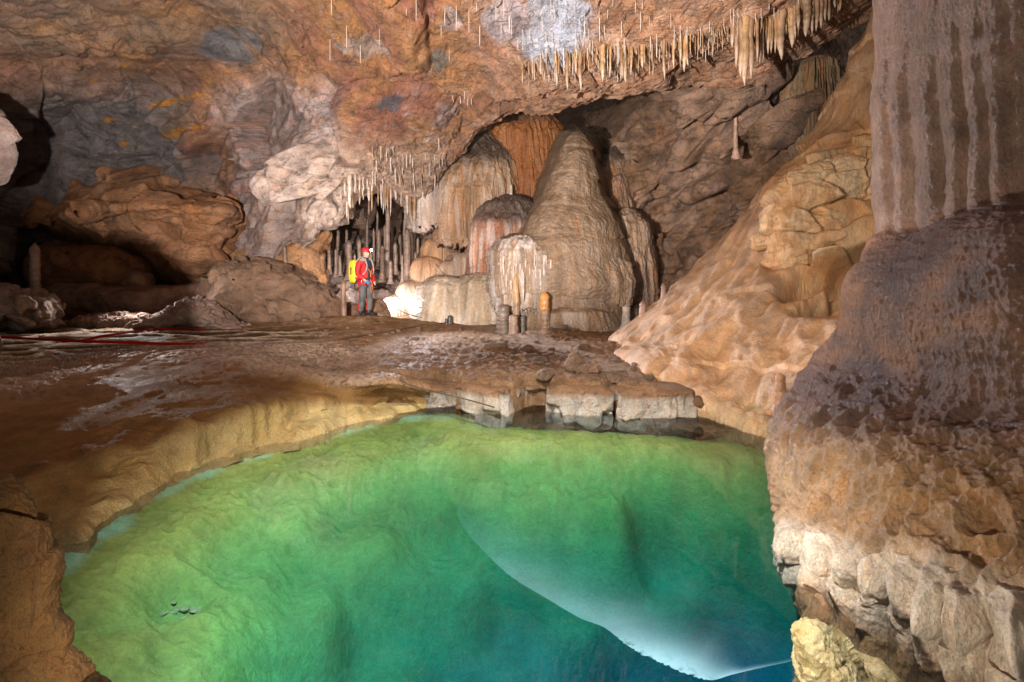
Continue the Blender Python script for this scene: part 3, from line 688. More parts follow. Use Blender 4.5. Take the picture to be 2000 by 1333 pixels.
# rows of drop-shaped ends under the crust
gw = g*27+2.4*fbm(P*np.array([1, 1, .3]), 1.6, 2, 138)
bulb = np.abs(np.sin(gw))**.5
d += skirt*(-.09+.13*bulb+.06*fbm(P, 5, 4, 139, ridged=True))*(1-.5*sstep(15, 16, tv_))
pil.push(d); P = pil.P
s = fbm(P*np.array([1, 1, .4]), 1.5, 5, 140)
col = mixc(np.array([.095, .05, .038]), np.array([.155, .09, .07]), sstep(-.25, .3, s))
grey = np.array([.26, .175, .14])
col = mixc(col, mixc(grey, np.array([.36, .25, .205]), sstep(-.2, .3, s)), .8*cur)
low = sstep(9.6, 11.3, tv_+.8*fbm(P, 1.1, 3, 141))
col = mixc(col, mixc(np.array([.31, .18, .09]), np.array([.43, .28, .16]), sstep(-.2, .3, s)), .85*low)
pale = sstep(12.2, 12.8, tv_+.4*fbm(P, 3, 4, 142))*(1-sstep(14.4, 15.4, tv_+.5*fbm(P, 2, 3, 143)))
col = mixc(col, np.array([.60, .52, .43]), .85*pale)
col = mixc(col, np.array([.22, .13, .07]), .7*sstep(14.6, 15.6, tv_))
col = mixc(col, np.array([.33, .16, .075]), .55*(1-low)*(1-cur)*sstep(.05, .3, fbm(P, 1.6, 4, 144)))
PILLAR = pil.build('flowstone_pillar', M_PILLAR, col)
tag(PILLAR, 'huge glistening purple-brown flowstone pillar with a pleated curtain and pale drip rim above the pool', 'flowstone pillar')
# ---------------------------------------------------------------- blocks and boulders
def weather(V, F, amp, cell, seed, rough=.04, stretch=(1, 1, 1)):
    N = vert_normals(V, F); P = V*np.asarray(stretch)
    v, e, _ = facet((P+vnoise(P, 1.2/cell, .2*cell, seed))/cell, seed)
    d = amp*v-.25*amp*np.exp(-e/.06)+rough*fbm(P, 1.0/cell*2, 5, seed+3, ridged=True)+rough*.4*fbm(P, 9/cell, 3, seed+4)
    s = 1 if ((V-V.mean(0))*N).sum() > 0 else -1
    return V+N*(s*d)[:, None]
def tint(V, a, b, c=None, scale=1.2, seed=0, stretch=(1, 1, 1)):
    P = V*np.asarray(stretch)
    col = mixc(np.array(a), np.array(b), sstep(-.25, .3, fbm(P, scale, 5, seed)))
    if c is not None: col = mixc(col, np.array(c), .7*sstep(.05, .35, fbm(P, scale*1.8, 5, seed+9)))
    return col
big_cols = [
 [(40,452,17),(50,425,15.8),(58,434,14.9),(70,452,15.4),(85,475,17)],
 [(88,405,17.4),(84,378,15.8),(95,428,14.1),(110,474,14.8),(130,505,17)],
 [(180,375,17.8),(172,338,16.2),(175,412,13.5),(192,505,14.6),(222,535,17)],
 [(300,375,17.8),(300,338,16.2),(290,405,13.1),(302,532,14.3),(320,560,17)],
 [(395,400,17.6),(396,368,15.9),(386,412,13.2),(386,556,14.2),(402,562,17)],
 [(460,425,17.2),(458,398,15.6),(455,420,13.8),(442,505,14.7),(452,512,17)],
 [(492,442,16.8),(479,420,15.6),(485,434,14.9),(480,462,15.1),(492,464,16.8)]]
big_rows = []
for r in range(5):
    if r == 2:
        big_rows += [[(c[2][0], c[2][1]-9, c[2][2]+.12) for c in big_cols], [c[2] for c in big_cols], [(c[2][0], c[2][1]+10, c[2][2]+.14) for c in big_cols]]
    elif r == 3: big_rows.append([(c[3][0], c[3][1], c[3][2]+.9) for c in big_cols])
    else: big_rows.append([c[r] for c in big_cols])
bigb = Sheet(big_rows, 280, 300)
P = bigb.P
v, e, _ = facet((P+vnoise(P, 1, .2, 201))*np.array([.6, .6, 1.1]), 202); v2, e2, _ = facet(P*np.array([1.6, 1.6, 2.4]), 203)
bigb.push(.34*v+.10*v2-.06*np.exp(-e/.03)+.03*fbm(P, 3, 5, 204, ridged=True))
o = bigb.build('boulder', M_ROCK, tint(bigb.P, (.30, .14, .065), (.36, .20, .12), (.20, .11, .07), .9, 205))
tag(o, 'enormous rusty boulder leaning under the grey wall with a dark undercut belly', 'boulder')
def block(name, label, cat, outline, apex, Y, front, back, cols, seed, amp=.12, cell=.6, mat=None, rough=.03, group=None, stretch=(1, 1, 1), na=200, nr=50):
    V, F = mound(outline, apex, Y, front, back, na, nr)
    V = weather(V, F, amp, cell, seed, rough, stretch)
    o = obj(name, V, F, mat or M_EARTH, tint(V, *cols, scale=1.4/cell*.6, seed=seed))
    return tag(o, label, cat, group)
block('boulder', 'low rounded reddish slab wedged in shadow beneath the enormous rusty boulder', 'boulder', [(60,520),(85,485),(140,476),(205,482),(262,505),(278,535),(250,566),(110,568),(66,556)], (165,500), 14.6, .8, 1.2, ((.24,.12,.065),(.30,.16,.09),(.18,.09,.05)), 211)
block('stone', 'small tan stone propped in the gap under the enormous rusty boulder', 'stone', [(246,562),(255,540),(272,530),(290,540),(292,562)], (270,545), 14.2, .3, .4, ((.27,.17,.11),(.32,.21,.14)), 212, .05, .3, na=90, nr=26)
block('rock_ledge', 'long low muddy ledge under the boulders with a small dark alcove', 'ledge', [(50,590),(75,564),(165,556),(300,562),(405,558),(414,592),(405,628),(230,632),(60,634)], (230,575), 14.0, .6, 1.5, ((.24,.155,.12),(.29,.19,.15),(.18,.11,.085)), 213, .08, .5)
block('boulder', 'brown clay-smeared boulder with a crumbly earth flank behind the churned mud', 'boulder', [(408,580),(418,535),(440,514),(478,508),(545,516),(605,540),(640,566),(664,600),(672,636),(590,644),(480,644),(414,632)], (500,545), 14.0, 1.1, 1.0, ((.20,.125,.085),(.26,.165,.115),(.15,.09,.06)), 214, .14, .5, rough=.07)
block('earth_heap', 'pale heap of dried mud with ridged flanks by the rimstone pools', 'earth heap', [(270,646),(292,626),(330,614),(362,592),(385,585),(402,592),(430,612),(468,640),(470,650)], (385,605), 12.3, .7, .6, ((.32,.23,.19),(.38,.28,.23),(.24,.16,.125)), 215, .10, .3, rough=.06)
block('earth_heap', 'flat pale mud spread with broken lumps beside the ridged mud heap', 'earth heap', [(95,648),(130,630),(190,618),(240,614),(280,618),(300,630),(320,648)], (215,628), 12.6, .5, .5, ((.30,.21,.17),(.36,.26,.21),(.22,.15,.115)), 216, .09, .25, rough=.05)
block('boulder', 'craggy pale rubble boulder at the edge of the rimstone pools below the tall ringed stalagmite', 'boulder', [(-90,640),(-80,560),(-20,558),(12,570),(38,574),(72,586),(93,606),(88,634),(30,642)], (30,590), 11.2, .6, .8, ((.34,.26,.22),(.40,.31,.26),(.24,.16,.125)), 217, .14, .3, rough=.05)
block('boulder', 'pinkish rock knob jutting from the dark wall high above the rubble', 'boulder', [(-220,170),(-60,186),(-6,222),(24,244),(36,278),(30,312),(8,342),(-30,356),(-220,340)], (-90,270), 8.6, .5, .3, ((.30,.215,.19),(.36,.27,.24),(.23,.16,.14)), 218, .14, .5)
block('boulder', 'dark brown rock behind the legs of the caver', 'boulder', [(608,632),(616,604),(640,594),(680,592),(704,598),(708,634)], (655,606), 14.7, .5, .5, ((.17,.10,.07),(.22,.135,.095)), 219, .06, .35, na=120, nr=30)
block('boulder', 'tan boulder just beyond the hand of the caver, lit along its crest', 'boulder', [(705,632),(712,600),(724,588),(742,590),(754,604),(756,632)], (732,604), 14.5, .4, .4, ((.26,.17,.12),(.32,.21,.15)), 220, .07, .3, na=120, nr=30)
block('boulder', 'smooth rusty foreground rock rising from the shallow end of the pool', 'boulder', [(-480,870),(-170,890),(-24,918),(40,955),(84,1025),(101,1085),(97,1150),(120,1225),(152,1290),(190,1350),(235,1520),(-480,1560)], (-140,1120), 2.3, .22, .12, ((.085,.044,.017),(.125,.068,.028),(.06,.03,.013)), 221, .03, .3, M_BANK, .03, na=420, nr=150)
block('boulder', 'narrow dark rock flank at the border of the picture beside the red webbing', 'boulder', [(-460,405),(-220,415),(-100,440),(-40,500),(-22,570),(-16,660),(-10,722),(-24,790),(-90,860),(-460,880)], (-240,640), 3.2, .2, .12, ((.10,.06,.035),(.14,.085,.05)), 222, .05, .3, M_BANK, .02)  # rock edge; its top outside the view is raised to shade the boulders
block('boulder', 'pale yellow crusted rock breaking the water in the corner under the drip rim', 'boulder', [(1568,1246),(1590,1226),(1614,1240),(1650,1278),(1712,1326),(1770,1370),(1790,1560),(1600,1560),(1584,1380),(1572,1290)], (1650,1360), 2.22, .16, .2, ((.42,.34,.17),(.50,.43,.27),(.30,.23,.10)), 223, .04, .16, M_BANK, .03, na=260, nr=90)
block('stone', 'pointed brown stone standing on the trodden floor short of the flowstone slope', 'stone', [(1106,720),(1112,700),(1124,690),(1132,699),(1150,710),(1172,720),(1140,727)], (1130,706), 7.2, .12, .16, ((.25,.16,.11),(.33,.22,.16)), 224, .04, .15, na=120, nr=40)
block('boulder', 'thick bedded block overhanging the slope beside the pleated curtain', 'boulder', [(1492,480),(1500,420),(1530,360),(1580,318),(1650,286),(1720,268),(1790,300),(1790,420),(1712,432),(1650,482),(1590,506),(1560,530),(1520,535)], (1650,400), 8.4, .5, .9, ((.50,.29,.15),(.58,.43,.28),(.46,.24,.10)), 225, .14, .7, M_FLOW, .07, stretch=(1, 1, 1.5), na=320, nr=110)
block('boulder', 'brown hanging rock mass in the mouth of the stalagmite grotto', 'boulder', [(676,420),(682,388),(700,374),(722,378),(736,392),(730,424),(716,446),(690,444)], (704,408), 18.6, .5, .6, ((.17,.105,.08),(.22,.15,.12)), 226, .14, .5, M_ROCK, na=140, nr=40)
block('boulder', 'orange shelf of rock under the pale bulge at the entrance of the grotto', 'boulder', [(440,520),(470,480),(520,462),(580,470),(620,460),(640,452),(632,472),(622,500),(630,560),(600,620),(500,620),(450,570)], (560,510), 15.9, .8, 1.5, ((.42,.22,.11),(.48,.29,.17),(.34,.16,.075)), 227, .18, .7, M_ROCK)
# crusted blocks of the far rim
def rim_block(label, cx, y0, y1, wpx, Y, depth, yaw, seed):
    D, F = ico(6)
    p = 7.0
    rad = (np.abs(D)**p).sum(1)**(-1/p)
    w, hgt = wpx/FPX*Y, (y1-y0)/FPX*Y
    V = D*rad[:, None]
    side = 1-sstep(.75, .95, np.abs(V[:, 2]))
    top = sstep(.70, .9, V[:, 2])
    V = V*np.array([w/2, depth/2, hgt/2])
    fl = fbm(V*np.array([1, 1, .1]), 8, 4, seed, ridged=True)
    N = V*np.array([1, 1, 0]); N /= np.maximum(np.linalg.norm(N, axis=1, keepdims=True), 1e-6)
    v, e, _ = facet(V*np.array([3.6, 3.6, 2.2])+seed, seed)
    V = V+N*(side*(.04*fl+.11*v-.03*np.exp(-e/.05)+.05*fbm(V, 4, 4, seed+1)+.018*fbm(V, 16, 3, seed+2)))[:, None]
    V = V+N*(top*side*.035+.02*sstep(.1, .3, V[:, 2]/hgt)*sstep(-.2, .3, fbm(V*np.array([1, 1, 0]), 13, 2, seed+3)))[:, None]
    V[:, 2] += .02*fbm(V, 5, 3, seed+4)
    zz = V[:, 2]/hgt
    V = rot_z(V, yaw)+at(cx, (y0+y1)/2, Y)+np.array([0, depth/2, 0])
    col = tint(V, (.46, .39, .33), (.62, .55, .49), (.36, .26, .18), 3.0, seed)
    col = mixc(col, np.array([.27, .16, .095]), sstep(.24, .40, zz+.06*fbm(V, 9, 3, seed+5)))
    return tag(obj('rim_block', V, F, M_EARTH, col), label, 'crusted block', 'crusted blocks along the far rim of the pool')
rim_block('pale crusted block turned cornerwise at the far rim, its other face a dark overhang', 955, 756, 848, 112, 6.56, .75, -.42, 231)
rim_block('grey crusted middle block between two dark clefts of the far rim', 1138, 757, 846, 118, 6.54, .6, -.06, 232)
rim_block('longest crusted block of the far rim, cracked in two, next to the flowstone slope', 1288, 763, 850, 150, 6.36, .6, .05, 233)
rim_block('low fluted block where the far rim joins the brown bank', 850, 754, 836, 96, 6.85, .6, .1, 234)
rimwall = Sheet([[(680,738,7.4),(770,738,7.4),(850,742,7.4),(960,750,7.3),(1080,752,7.2),(1200,754,7.1),(1300,762,7.0),(1390,784,6.7),(1470,812,6.4)],
                 [(690,744,6.8),(770,744,6.9),(850,747,6.95),(960,756,6.9),(1080,760,6.9),(1200,763,6.85),(1300,770,6.75),(1390,794,6.3),(1470,822,6.2)],
                 [(690,775,6.9),(770,775,7.0),(850,775,7.1),(960,775,7.2),(1080,778,7.1),(1200,780,7.0),(1300,788,6.9),(1390,806,6.7),(1470,828,6.3)],
                 [(690,800,6.9),(770,800,7.1),(850,798,7.1),(960,800,7.1),(1080,798,6.9),(1200,802,6.9),(1300,808,6.8),(1390,820,6.4),(1470,836,6.15)],
                 [(690,840,6.8),(770,840,7.0),(850,840,6.9),(960,838,6.6),(1080,836,6.5),(1200,840,6.5),(1300,842,6.3),(1390,846,6.1),(1470,850,5.9)]], 320, 90)
P = rimwall.P
rimwall.push(.08*fbm(P, 2.2, 4, 241)+.06*facet(P*3, 242)[0]+.02*fbm(P, 9, 3, 243))
tag(rimwall.build('rock_wall', M_EARTH, tint(rimwall.P, (.20, .12, .07), (.27, .17, .10), (.13, .08, .045), 2, 244)), 'low dark recessed rock face behind the crusted blocks of the far rim', 'rock wall')
# ---------------------------------------------------------------- flowstone forms at the back
def turned(name, label, cat, cx, Yc, prof, cols, seed, flute=.05, nfl=34, ragged=0.0, tiers=0.0, mat=None, parent=None, group=None, nt=300, nz=200, squash=1.0, tilt=0.0, pale=None, dark=None):
    """free-standing flowstone: half widths and heights in the view plane at Yc, fluted round its axis"""
    k = Yc/FPX
    z0 = at(cx, prof[0][1], Yc)[2]
    pr = [(w*k, at(cx, y, Yc)[2]) for w, y in prof][::-1]
    c0 = at(cx, prof[0][1], Yc)
    def fn(T, Z, R):
        q = np.stack([np.cos(T)*R, np.sin(T)*R, Z], -1).reshape(-1, 3)
        a = np.stack([np.cos(T)*2.2, np.sin(T)*2.2, Z*.12], -1).reshape(-1, 3)
        f = fbm(a, nfl/9, 4, seed, ridged=True).reshape(T.shape)
        lump = fbm(q, .9, 3, seed+1).reshape(T.shape)
        hh = (Z-Z.min())/(Z.max()-Z.min())
        env = sstep(0.0, .15, 1-hh)
        lo = fbm(q, .45, 2, seed+11).reshape(T.shape)
        R2 = R*(1+.26*lump+.35*lo)+flute*f*env
        if tiers:
            t = ((Z*1.25+.35*fbm(np.stack([np.cos(T)*1.4, np.sin(T)*1.4, Z*.2], -1).reshape(-1, 3), 1.4, 2, seed+2).reshape(T.shape)) % 1.0)
            R2 = R2+tiers*(.5-t**2.2)*sstep(-.1, .3, fbm(q, .8, 2, seed+12)).reshape(T.shape)
        if tilt: Z = Z+tilt*np.cos(T)*R*hh
        if ragged:
            rg = fbm(a*np.array([1, 1, 0]), nfl/7, 3, seed+5, ridged=True).reshape(T.shape)
            Z = Z-ragged*(.5+rg)*(1-sstep(0, .25, hh))
        return R2, Z
    V, F, T, Zr = lathe(pr, nt, nz, (c0[0], c0[1], 0), fn)
    if squash != 1: V[:, 1] = Yc+(V[:, 1]-Yc)*squash
    V = V+vnoise(V, 6, .02, seed+7)
    col = tint(V, *cols, scale=1.6, seed=seed+3, stretch=(1, 1, .25))
    col = col*(1+.35*np.clip(fbm(V*np.array([1, 1, .06]), 5, 4, seed+21), -1, 1))[:, None]
    A3 = np.stack([np.cos(T)*2.2, np.sin(T)*2.2, V[:, 2]*.10], 1)
    col = mixc(col, np.array([.30, .125, .045]), .55*sstep(.08, .3, fbm(A3, 2.6, 4, seed+31)))
    col = mixc(col, np.array([.46, .39, .33]), .5*sstep(.12, .35, fbm(A3, 3.6, 4, seed+32)))
    col = mixc(col, np.array([.10, .065, .045]), .55*sstep(.15, .4, fbm(A3, 2.2, 4, seed+33)))
    hh = (V[:, 2]-V[:, 2].min())/(V[:, 2].max()-V[:, 2].min())
    if pale is not None:   # pale calcite on the crests low down
        col = mixc(col, np.array(pale[0]), pale[1]*sstep(0, .25, fbm(V*np.array([1, 1, .2]), 5, 3, seed+4))*(1-sstep(pale[2]-.1, pale[2]+.1, hh)))
    if dark is not None:
        col = mixc(col, np.array(dark[0]), dark[1]*sstep(dark[2]-.12, dark[2]+.12, hh+.08*fbm(V, 2, 3, seed+6)))
    o = obj(name, V, F, mat or M_FLOW, col, parent)
    return tag(o, label, cat, group)
FORMS = [  # name, label, rows (py, cx, half width, nearest Y), lower edge, raggedness, albedo a/b, flute, pale, dark cap
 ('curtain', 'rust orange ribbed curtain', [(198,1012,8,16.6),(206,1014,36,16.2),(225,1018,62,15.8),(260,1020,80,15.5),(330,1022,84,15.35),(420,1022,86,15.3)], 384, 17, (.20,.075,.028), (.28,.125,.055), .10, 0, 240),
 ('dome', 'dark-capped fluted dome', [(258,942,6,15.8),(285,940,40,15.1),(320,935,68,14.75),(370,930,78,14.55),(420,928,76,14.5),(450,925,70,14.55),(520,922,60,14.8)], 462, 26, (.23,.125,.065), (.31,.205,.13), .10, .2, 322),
 ('drapery', 'grey-white ragged drapery', [(312,845,10,15.6),(335,843,34,15.1),(400,840,36,15.0),(470,838,28,15.1)], 424, 30, (.31,.235,.19), (.42,.34,.30), .08, .3, 0),
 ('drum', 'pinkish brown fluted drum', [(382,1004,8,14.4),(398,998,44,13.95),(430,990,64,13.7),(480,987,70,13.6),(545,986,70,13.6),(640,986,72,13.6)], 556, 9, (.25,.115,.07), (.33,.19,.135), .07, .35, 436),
 ('cone', 'tan stepped cone', [(254,1128,4,13.1),(268,1128,17,12.75),(300,1125,29,12.5),(345,1121,44,12.25),(384,1118,56,12.1),(400,1118,66,11.95),(430,1117,84,11.75),(470,1115,104,11.58),(520,1112,124,11.45),(558,1112,131,11.38),(584,1110,122,11.45),(676,1112,132,11.2)], 0, 0, (.145,.095,.06), (.195,.132,.087), .016, .05, 0),
 ('shoulder', 'white-dripping shoulder', [(458,1030,8,12.1),(470,1028,44,11.78),(494,1026,60,11.62),(540,1026,60,11.6),(640,1028,54,11.65)], 590, 26, (.185,.12,.08), (.27,.195,.14), .07, .5, 0),
 ('shoulder', None, [(498,1204,8,12.2),(518,1206,28,11.95),(550,1206,35,11.85),(620,1206,26,11.9)], 586, 14, (.18,.115,.07), (.24,.165,.11), .05, .1, 0),
 ('foot', None, [(598,1125,14,11.5),(612,1125,70,11.1),(640,1125,92,11.0),(676,1125,100,10.95)], 0, 0, (.18,.115,.07), (.24,.165,.11), .025, .2, 0),
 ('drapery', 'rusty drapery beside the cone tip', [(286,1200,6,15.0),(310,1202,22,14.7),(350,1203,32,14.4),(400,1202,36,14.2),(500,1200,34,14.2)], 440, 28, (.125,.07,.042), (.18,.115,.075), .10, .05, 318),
 ('drapery', 'brown drapery low behind the cone', [(408,1226,8,13.8),(438,1230,32,13.3),(520,1233,46,13.1),(676,1236,54,13.0)], 0, 0, (.15,.09,.055), (.22,.145,.095), .08, .1, 0),
 ('pale_dome', 'smooth whitish dome', [(537,872,4,14.0),(545,872,27,13.65),(560,872,46,13.4),(590,873,59,13.25),(660,874,72,13.15)], 0, 0, (.38,.29,.205), (.47,.385,.30), .012, .3, 0),
 ('pale_dome', 'cream dome with fine drip marks', [(532,944,4,13.8),(540,944,34,13.45),(556,945,56,13.2),(590,946,68,13.1),(660,946,78,13.0)], 0, 0, (.27,.20,.135), (.34,.26,.185), .022, .2, 0)]
cone = empty('flowstone_mass', tuple(at(1080, 655, 12.9)))
tag(cone, 'great flowstone mass of fused cone, curtains and domes closing the back of the chamber', 'flowstone')
pxs, pys = np.linspace(796, 1296, 660), np.linspace(194, 678, 640)
PX, PY = np.meshgrid(pxs, pys); PXf, PYf = PX.ravel(), PY.ravel()
Q0 = np.stack([PXf/60, PYf/60, 0*PXf], 1)
wob = fbm(Q0, .9, 4, 371)*9
YS = []
for k, (nm, lab, rows_, yb, rg, ca_, cb_, fl_, pale_, cap_) in enumerate(FORMS):
    r_ = np.array(rows_, float)
    cx_ = np.interp(PYf, r_[:, 0], r_[:, 1]); w_ = np.interp(PYf, r_[:, 0], r_[:, 2]); yf_ = np.interp(PYf, r_[:, 0], r_[:, 3])
    u = np.abs(PXf+wob-cx_)/(w_*(1+.10*fbm(Q0, .5, 2, 380+k)))
    T_ = w_*yf_/1000*.95
    Yi = np.where(u < 1, yf_+T_*(1-np.sqrt(np.clip(1-u*u, 0, 1))), yf_+T_+(u-1)*w_*.13)
    Yi = Yi+9*sstep(3, 20, r_[0, 0]+8-PYf)
    if yb:
        rag = rg*(fbm(np.stack([PXf/9, 0*PXf, 0*PXf+k], 1), 1, 3, 390+k, ridged=True)+.9*fbm(np.stack([PXf/40, 0*PXf, 0*PXf+k], 1), 1, 2, 395+k))
        Yi = Yi+3.5*sstep(-3, 3, PYf-yb-rag)
    YS.append(Yi)
YS = np.array(YS)
kk_ = .11
m_ = YS.min(0)
Yt = m_-kk_*np.log(np.exp(-(YS-m_)/kk_).sum(0))
Wt = np.exp(-(YS-m_)/kk_); Wt /= Wt.sum(0)
Yt = np.minimum(Yt, 17.6)
mass = Sheet([[(0, 0, 1)]*2]*2, 2, 2)
mass.nu, mass.nv = 660, 640
mass.G = np.stack([(PX-CX)/FPX*Yt.reshape(PX.shape), Yt.reshape(PX.shape), CZ+(HY-PY)/FPX*Yt.reshape(PX.shape)], -1)
P = mass.P
flt = fbm(np.stack([P[:, 0], P[:, 1], P[:, 2]*.07], 1)+vnoise(P, .9, .05, 372), 4.6, 4, 373, ridged=True)
lowf = fbm(P, 1.1, 3, 374)
tier = ((P[:, 2]*1.35+.55*fbm(P*np.array([1, 1, .3]), .9, 3, 375)) % 1.0)
FL = (Wt*np.array([f_[7] for f_ in FORMS])[:, None]).sum(0)
coneness = Wt[4]+Wt[5]+Wt[6]
live = 1-sstep(16.6, 17.4, Yt)
mass.push(live*(FL*1.25*flt+.16*lowf+(.06*coneness+.03)*(.45-tier**2.2)*sstep(-.25, .25, fbm(P, .8, 2, 376))+.022*fbm(P, 7, 4, 377, ridged=True)+.012*fbm(P*np.array([.6, .6, 2.2]), 12, 3, 378)), blur=0)
P = mass.P
ca_ = np.array([f_[5] for f_ in FORMS]); cb_ = np.array([f_[6] for f_ in FORMS])
s_n = sstep(-.25, .3, fbm(P*np.array([1, 1, .22]), 1.7, 5, 379))
col = (Wt.T@ca_)*(1-s_n)[:, None]+(Wt.T@cb_)*s_n[:, None]
A3 = np.stack([P[:, 0], P[:, 1], P[:, 2]*.09], 1)
col = mixc(col, np.array([.26, .11, .045]), (1-.65*coneness)*.5*sstep(.08, .3, fbm(A3, 3.0, 4, 381)))
col = mixc(col, np.array([.085, .055, .04]), .6*sstep(.12, .38, fbm(A3, 2.3, 4, 382)))
col = col*(1+.5*np.clip(fbm(A3, 7, 4, 383), -1, 1))[:, None]
PAL = (Wt*np.array([f_[8] for f_ in FORMS])[:, None]).sum(0)
col = mixc(col, np.array([.60, .55, .53]), np.clip(PAL*1.1*sstep(.0, .28, fbm(A3, 5, 4, 384)+.25*flt), 0, .95))
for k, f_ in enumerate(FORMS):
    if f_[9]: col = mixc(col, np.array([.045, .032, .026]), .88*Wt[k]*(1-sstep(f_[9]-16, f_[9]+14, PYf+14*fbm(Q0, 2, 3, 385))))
def main_piece(mask):
    lab = np.where(mask, np.arange(mask.size).reshape(mask.shape)+1, 0)
    for _ in range(4000):
        n = lab.copy()
        for ax in (0, 1):
            for sh in (1, -1):
                r = np.roll(n, sh, ax)
                if ax == 0: r[0 if sh == 1 else -1] = 0
                else: r[:, 0 if sh == 1 else -1] = 0
                n = np.where(mask, np.maximum(n, r), 0)
        if (n == lab).all(): break
        lab = n
    v, c = np.unique(lab[lab > 0], return_counts=True)
    return lab == v[np.argmax(c)]
for _ in range(2):
    own = YS.argmin(0)
    for k in range(len(FORMS)):
        mk = (own == k).reshape(640, 660)
        if mk.any():
            up = np.repeat(np.repeat(main_piece(mk[::4, ::4]), 4, 0), 4, 1)
            for ax in (0, 1):
                up = up | np.roll(up, 3, ax) | np.roll(up, -3, ax)
            YS[k, (mk & ~up).ravel()] = 99
own = YS.argmin(0); GF = grid_faces(640, 660)
alive = Yt < 17.2
for k, f_ in enumerate(FORMS):
    sel = (own[GF[:, 0]] == k) & alive[GF].any(1)
    Fk = GF[sel]
    if not len(Fk): continue
    used, inv = np.unique(Fk, return_inverse=True)
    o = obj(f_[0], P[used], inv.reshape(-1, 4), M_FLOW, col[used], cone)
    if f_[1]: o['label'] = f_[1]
turned('flowstone_drapery', 'olive ribbed drapery folding down beside the black void under the roof', 'flowstone drapery', 1592, 11.6, [(4,112),(24,120),(38,150),(44,200),(36,250),(18,276),(4,280)], ((.13,.085,.05),(.19,.13,.08),(.09,.055,.032)), 315, .22, 44, .5)
lobes = [(853,16.6,464,528,30,'rounded orange-tan flowstone lobe, topmost of the heap beyond the pale domes',(.42,.25,.15)),(836,16.2,500,568,33,'drooping flowstone lobe fringed with orange icicles beside the grotto',(.45,.27,.17)),(884,15.9,508,585,36,'swelling tan flowstone lobe behind the whitish dome',(.36,.25,.18)),(906,15.6,492,590,24,'grey fluted flowstone lobe squeezed against the pinkish drum',(.30,.23,.185)),(806,16.0,548,612,36,'low cream flowstone lobe at the foot of the grotto',(.48,.36,.28)),(776,15.8,575,622,30,'lowest pale flowstone lobe behind the hidden lamp',(.50,.40,.33))]
for k, (cx, Yc, y0, y1, r, lab, c) in enumerate(lobes):
    c = np.array(c)
    turned('flowstone_lobe', lab, 'flowstone lobe', cx, Yc, [(4,y0),(r*.6,y0+5),(r*.9,y0+(y1-y0)*.3),(r,y0+(y1-y0)*.6),(r*.9,y1-4),(r*.5,y1+4),(4,y1+6)], (c*.85, c*1.1, c*.7), 320+k, .05, 40, .3 if k in (1, 3) else .12, nt=160, nz=110, group='heaped flowstone lobes')
# ---------------------------------------------------------------- stalagmites
def ringed(h, r0, r1, rings, seed, nt=30, nz=110, bend=.05, bulge=.06, tip=.5):
    zz = np.linspace(0, 1, 12)
    pr = [((r0+(r1-r0)*t)*(1 if t < .93 else 1-.75*((t-.93)/.07)**2*1.0), t*h) for t in zz]
    pr[-1] = (r1*.12, h); pr[0] = (r0*1.35, 0); pr[1] = (pr[1][0]*1.08, pr[1][1]); pr.insert(0, (r0*2.0, -.12*min(1, h)))
    def fn(T, Z, R):
        ph = Z/h*rings+.5*fbm(np.stack([np.cos(T)*.4, np.sin(T)*.4, Z*3/h], -1).reshape(-1, 3), 1.5, 2, seed).reshape(T.shape)
        saw = np.abs(np.sin(ph*math.pi))**.6
        irr = fbm(np.stack([0*T, 0*T, np.floor(ph)*1.7], -1).reshape(-1, 3), 1, 1, seed+1).reshape(T.shape)
        return R*(1-bulge+bulge*1.6*saw+.35*irr*bulge*4+.30*fbm(np.stack([np.cos(T), np.sin(T), Z*2.5/max(r0*8, .1)], -1).reshape(-1, 3), 1.6, 3, seed+2).reshape(T.shape))
    V, F, T, Z = lathe(pr, nt, nz, (0, 0, 0), fn)
    b = vnoise(np.stack([0*Z, 0*Z, Z/h*1.6], 1), 1.0, bend*h, seed+3); b[:, 2] = 0; b -= b[np.argmin(np.abs(Z))]
    return V+b, F
def stalagmite(label, px, y0, y1, w, Y, col, seed, rings=9, name='stalagmite', group=None, taper=.75, tipc=None, pos=None, cat='stalagmite', bend=.03):
    k = Y/FPX; h = (y1-y0)*k
    V, F = ringed(h, w/2*k, w/2*k*taper, rings, seed, bend=bend)
    base = at(px, y1, Y)
    col = np.asarray(col); c = tint(V, col*.8, col*1.15, col*.6, 5, seed)
    if tipc is not None: c = mixc(c, np.array(tipc), .85*sstep(.45, .6, V[:, 2]/h+.1*fbm(V, 6, 2, seed)))
    return tag(obj(name, V+base, F, M_DRIP, c, loc=base), label, cat, group)
stalagmite('slender stacked-ring stalagmite standing tall above the craggy pale rubble', 69, 475, 600, 17, 12.4, (.30,.23,.185), 401, 13, taper=.9)
stalagmite('thin dark stalagmite perched on the orange shelf behind the earthy boulder', 556, 480, 535, 8, 14.9, (.20,.13,.09), 402, 7)
stalagmite('brown knobbly stalagmite beside the caver with a swollen base', 671, 548, 632, 12, 13.5, (.22,.135,.09), 403, 6, taper=.8)
stalagmite('thick dark ringed stump in front of the cream dome', 983, 594, 652, 25, 11.4, (.155,.115,.09), 404, 7, taper=.95)
stalagmite('tallest knobbly two-tone stalagmite in front of the great cone', 1009, 536, 650, 15, 11.5, (.27,.18,.12), 405, 9, taper=.7, tipc=(.30,.18,.09), bend=.05)
stalagmite('squat round stalagmite with a white drip at the foot of the tallest one', 1003, 614, 656, 19, 11.1, (.25,.17,.13), 406, 2, taper=.9)
stalagmite('small dark shiny stalagmite behind the tallest one', 1021, 616, 654, 12, 11.4, (.13,.10,.085), 407, 3)
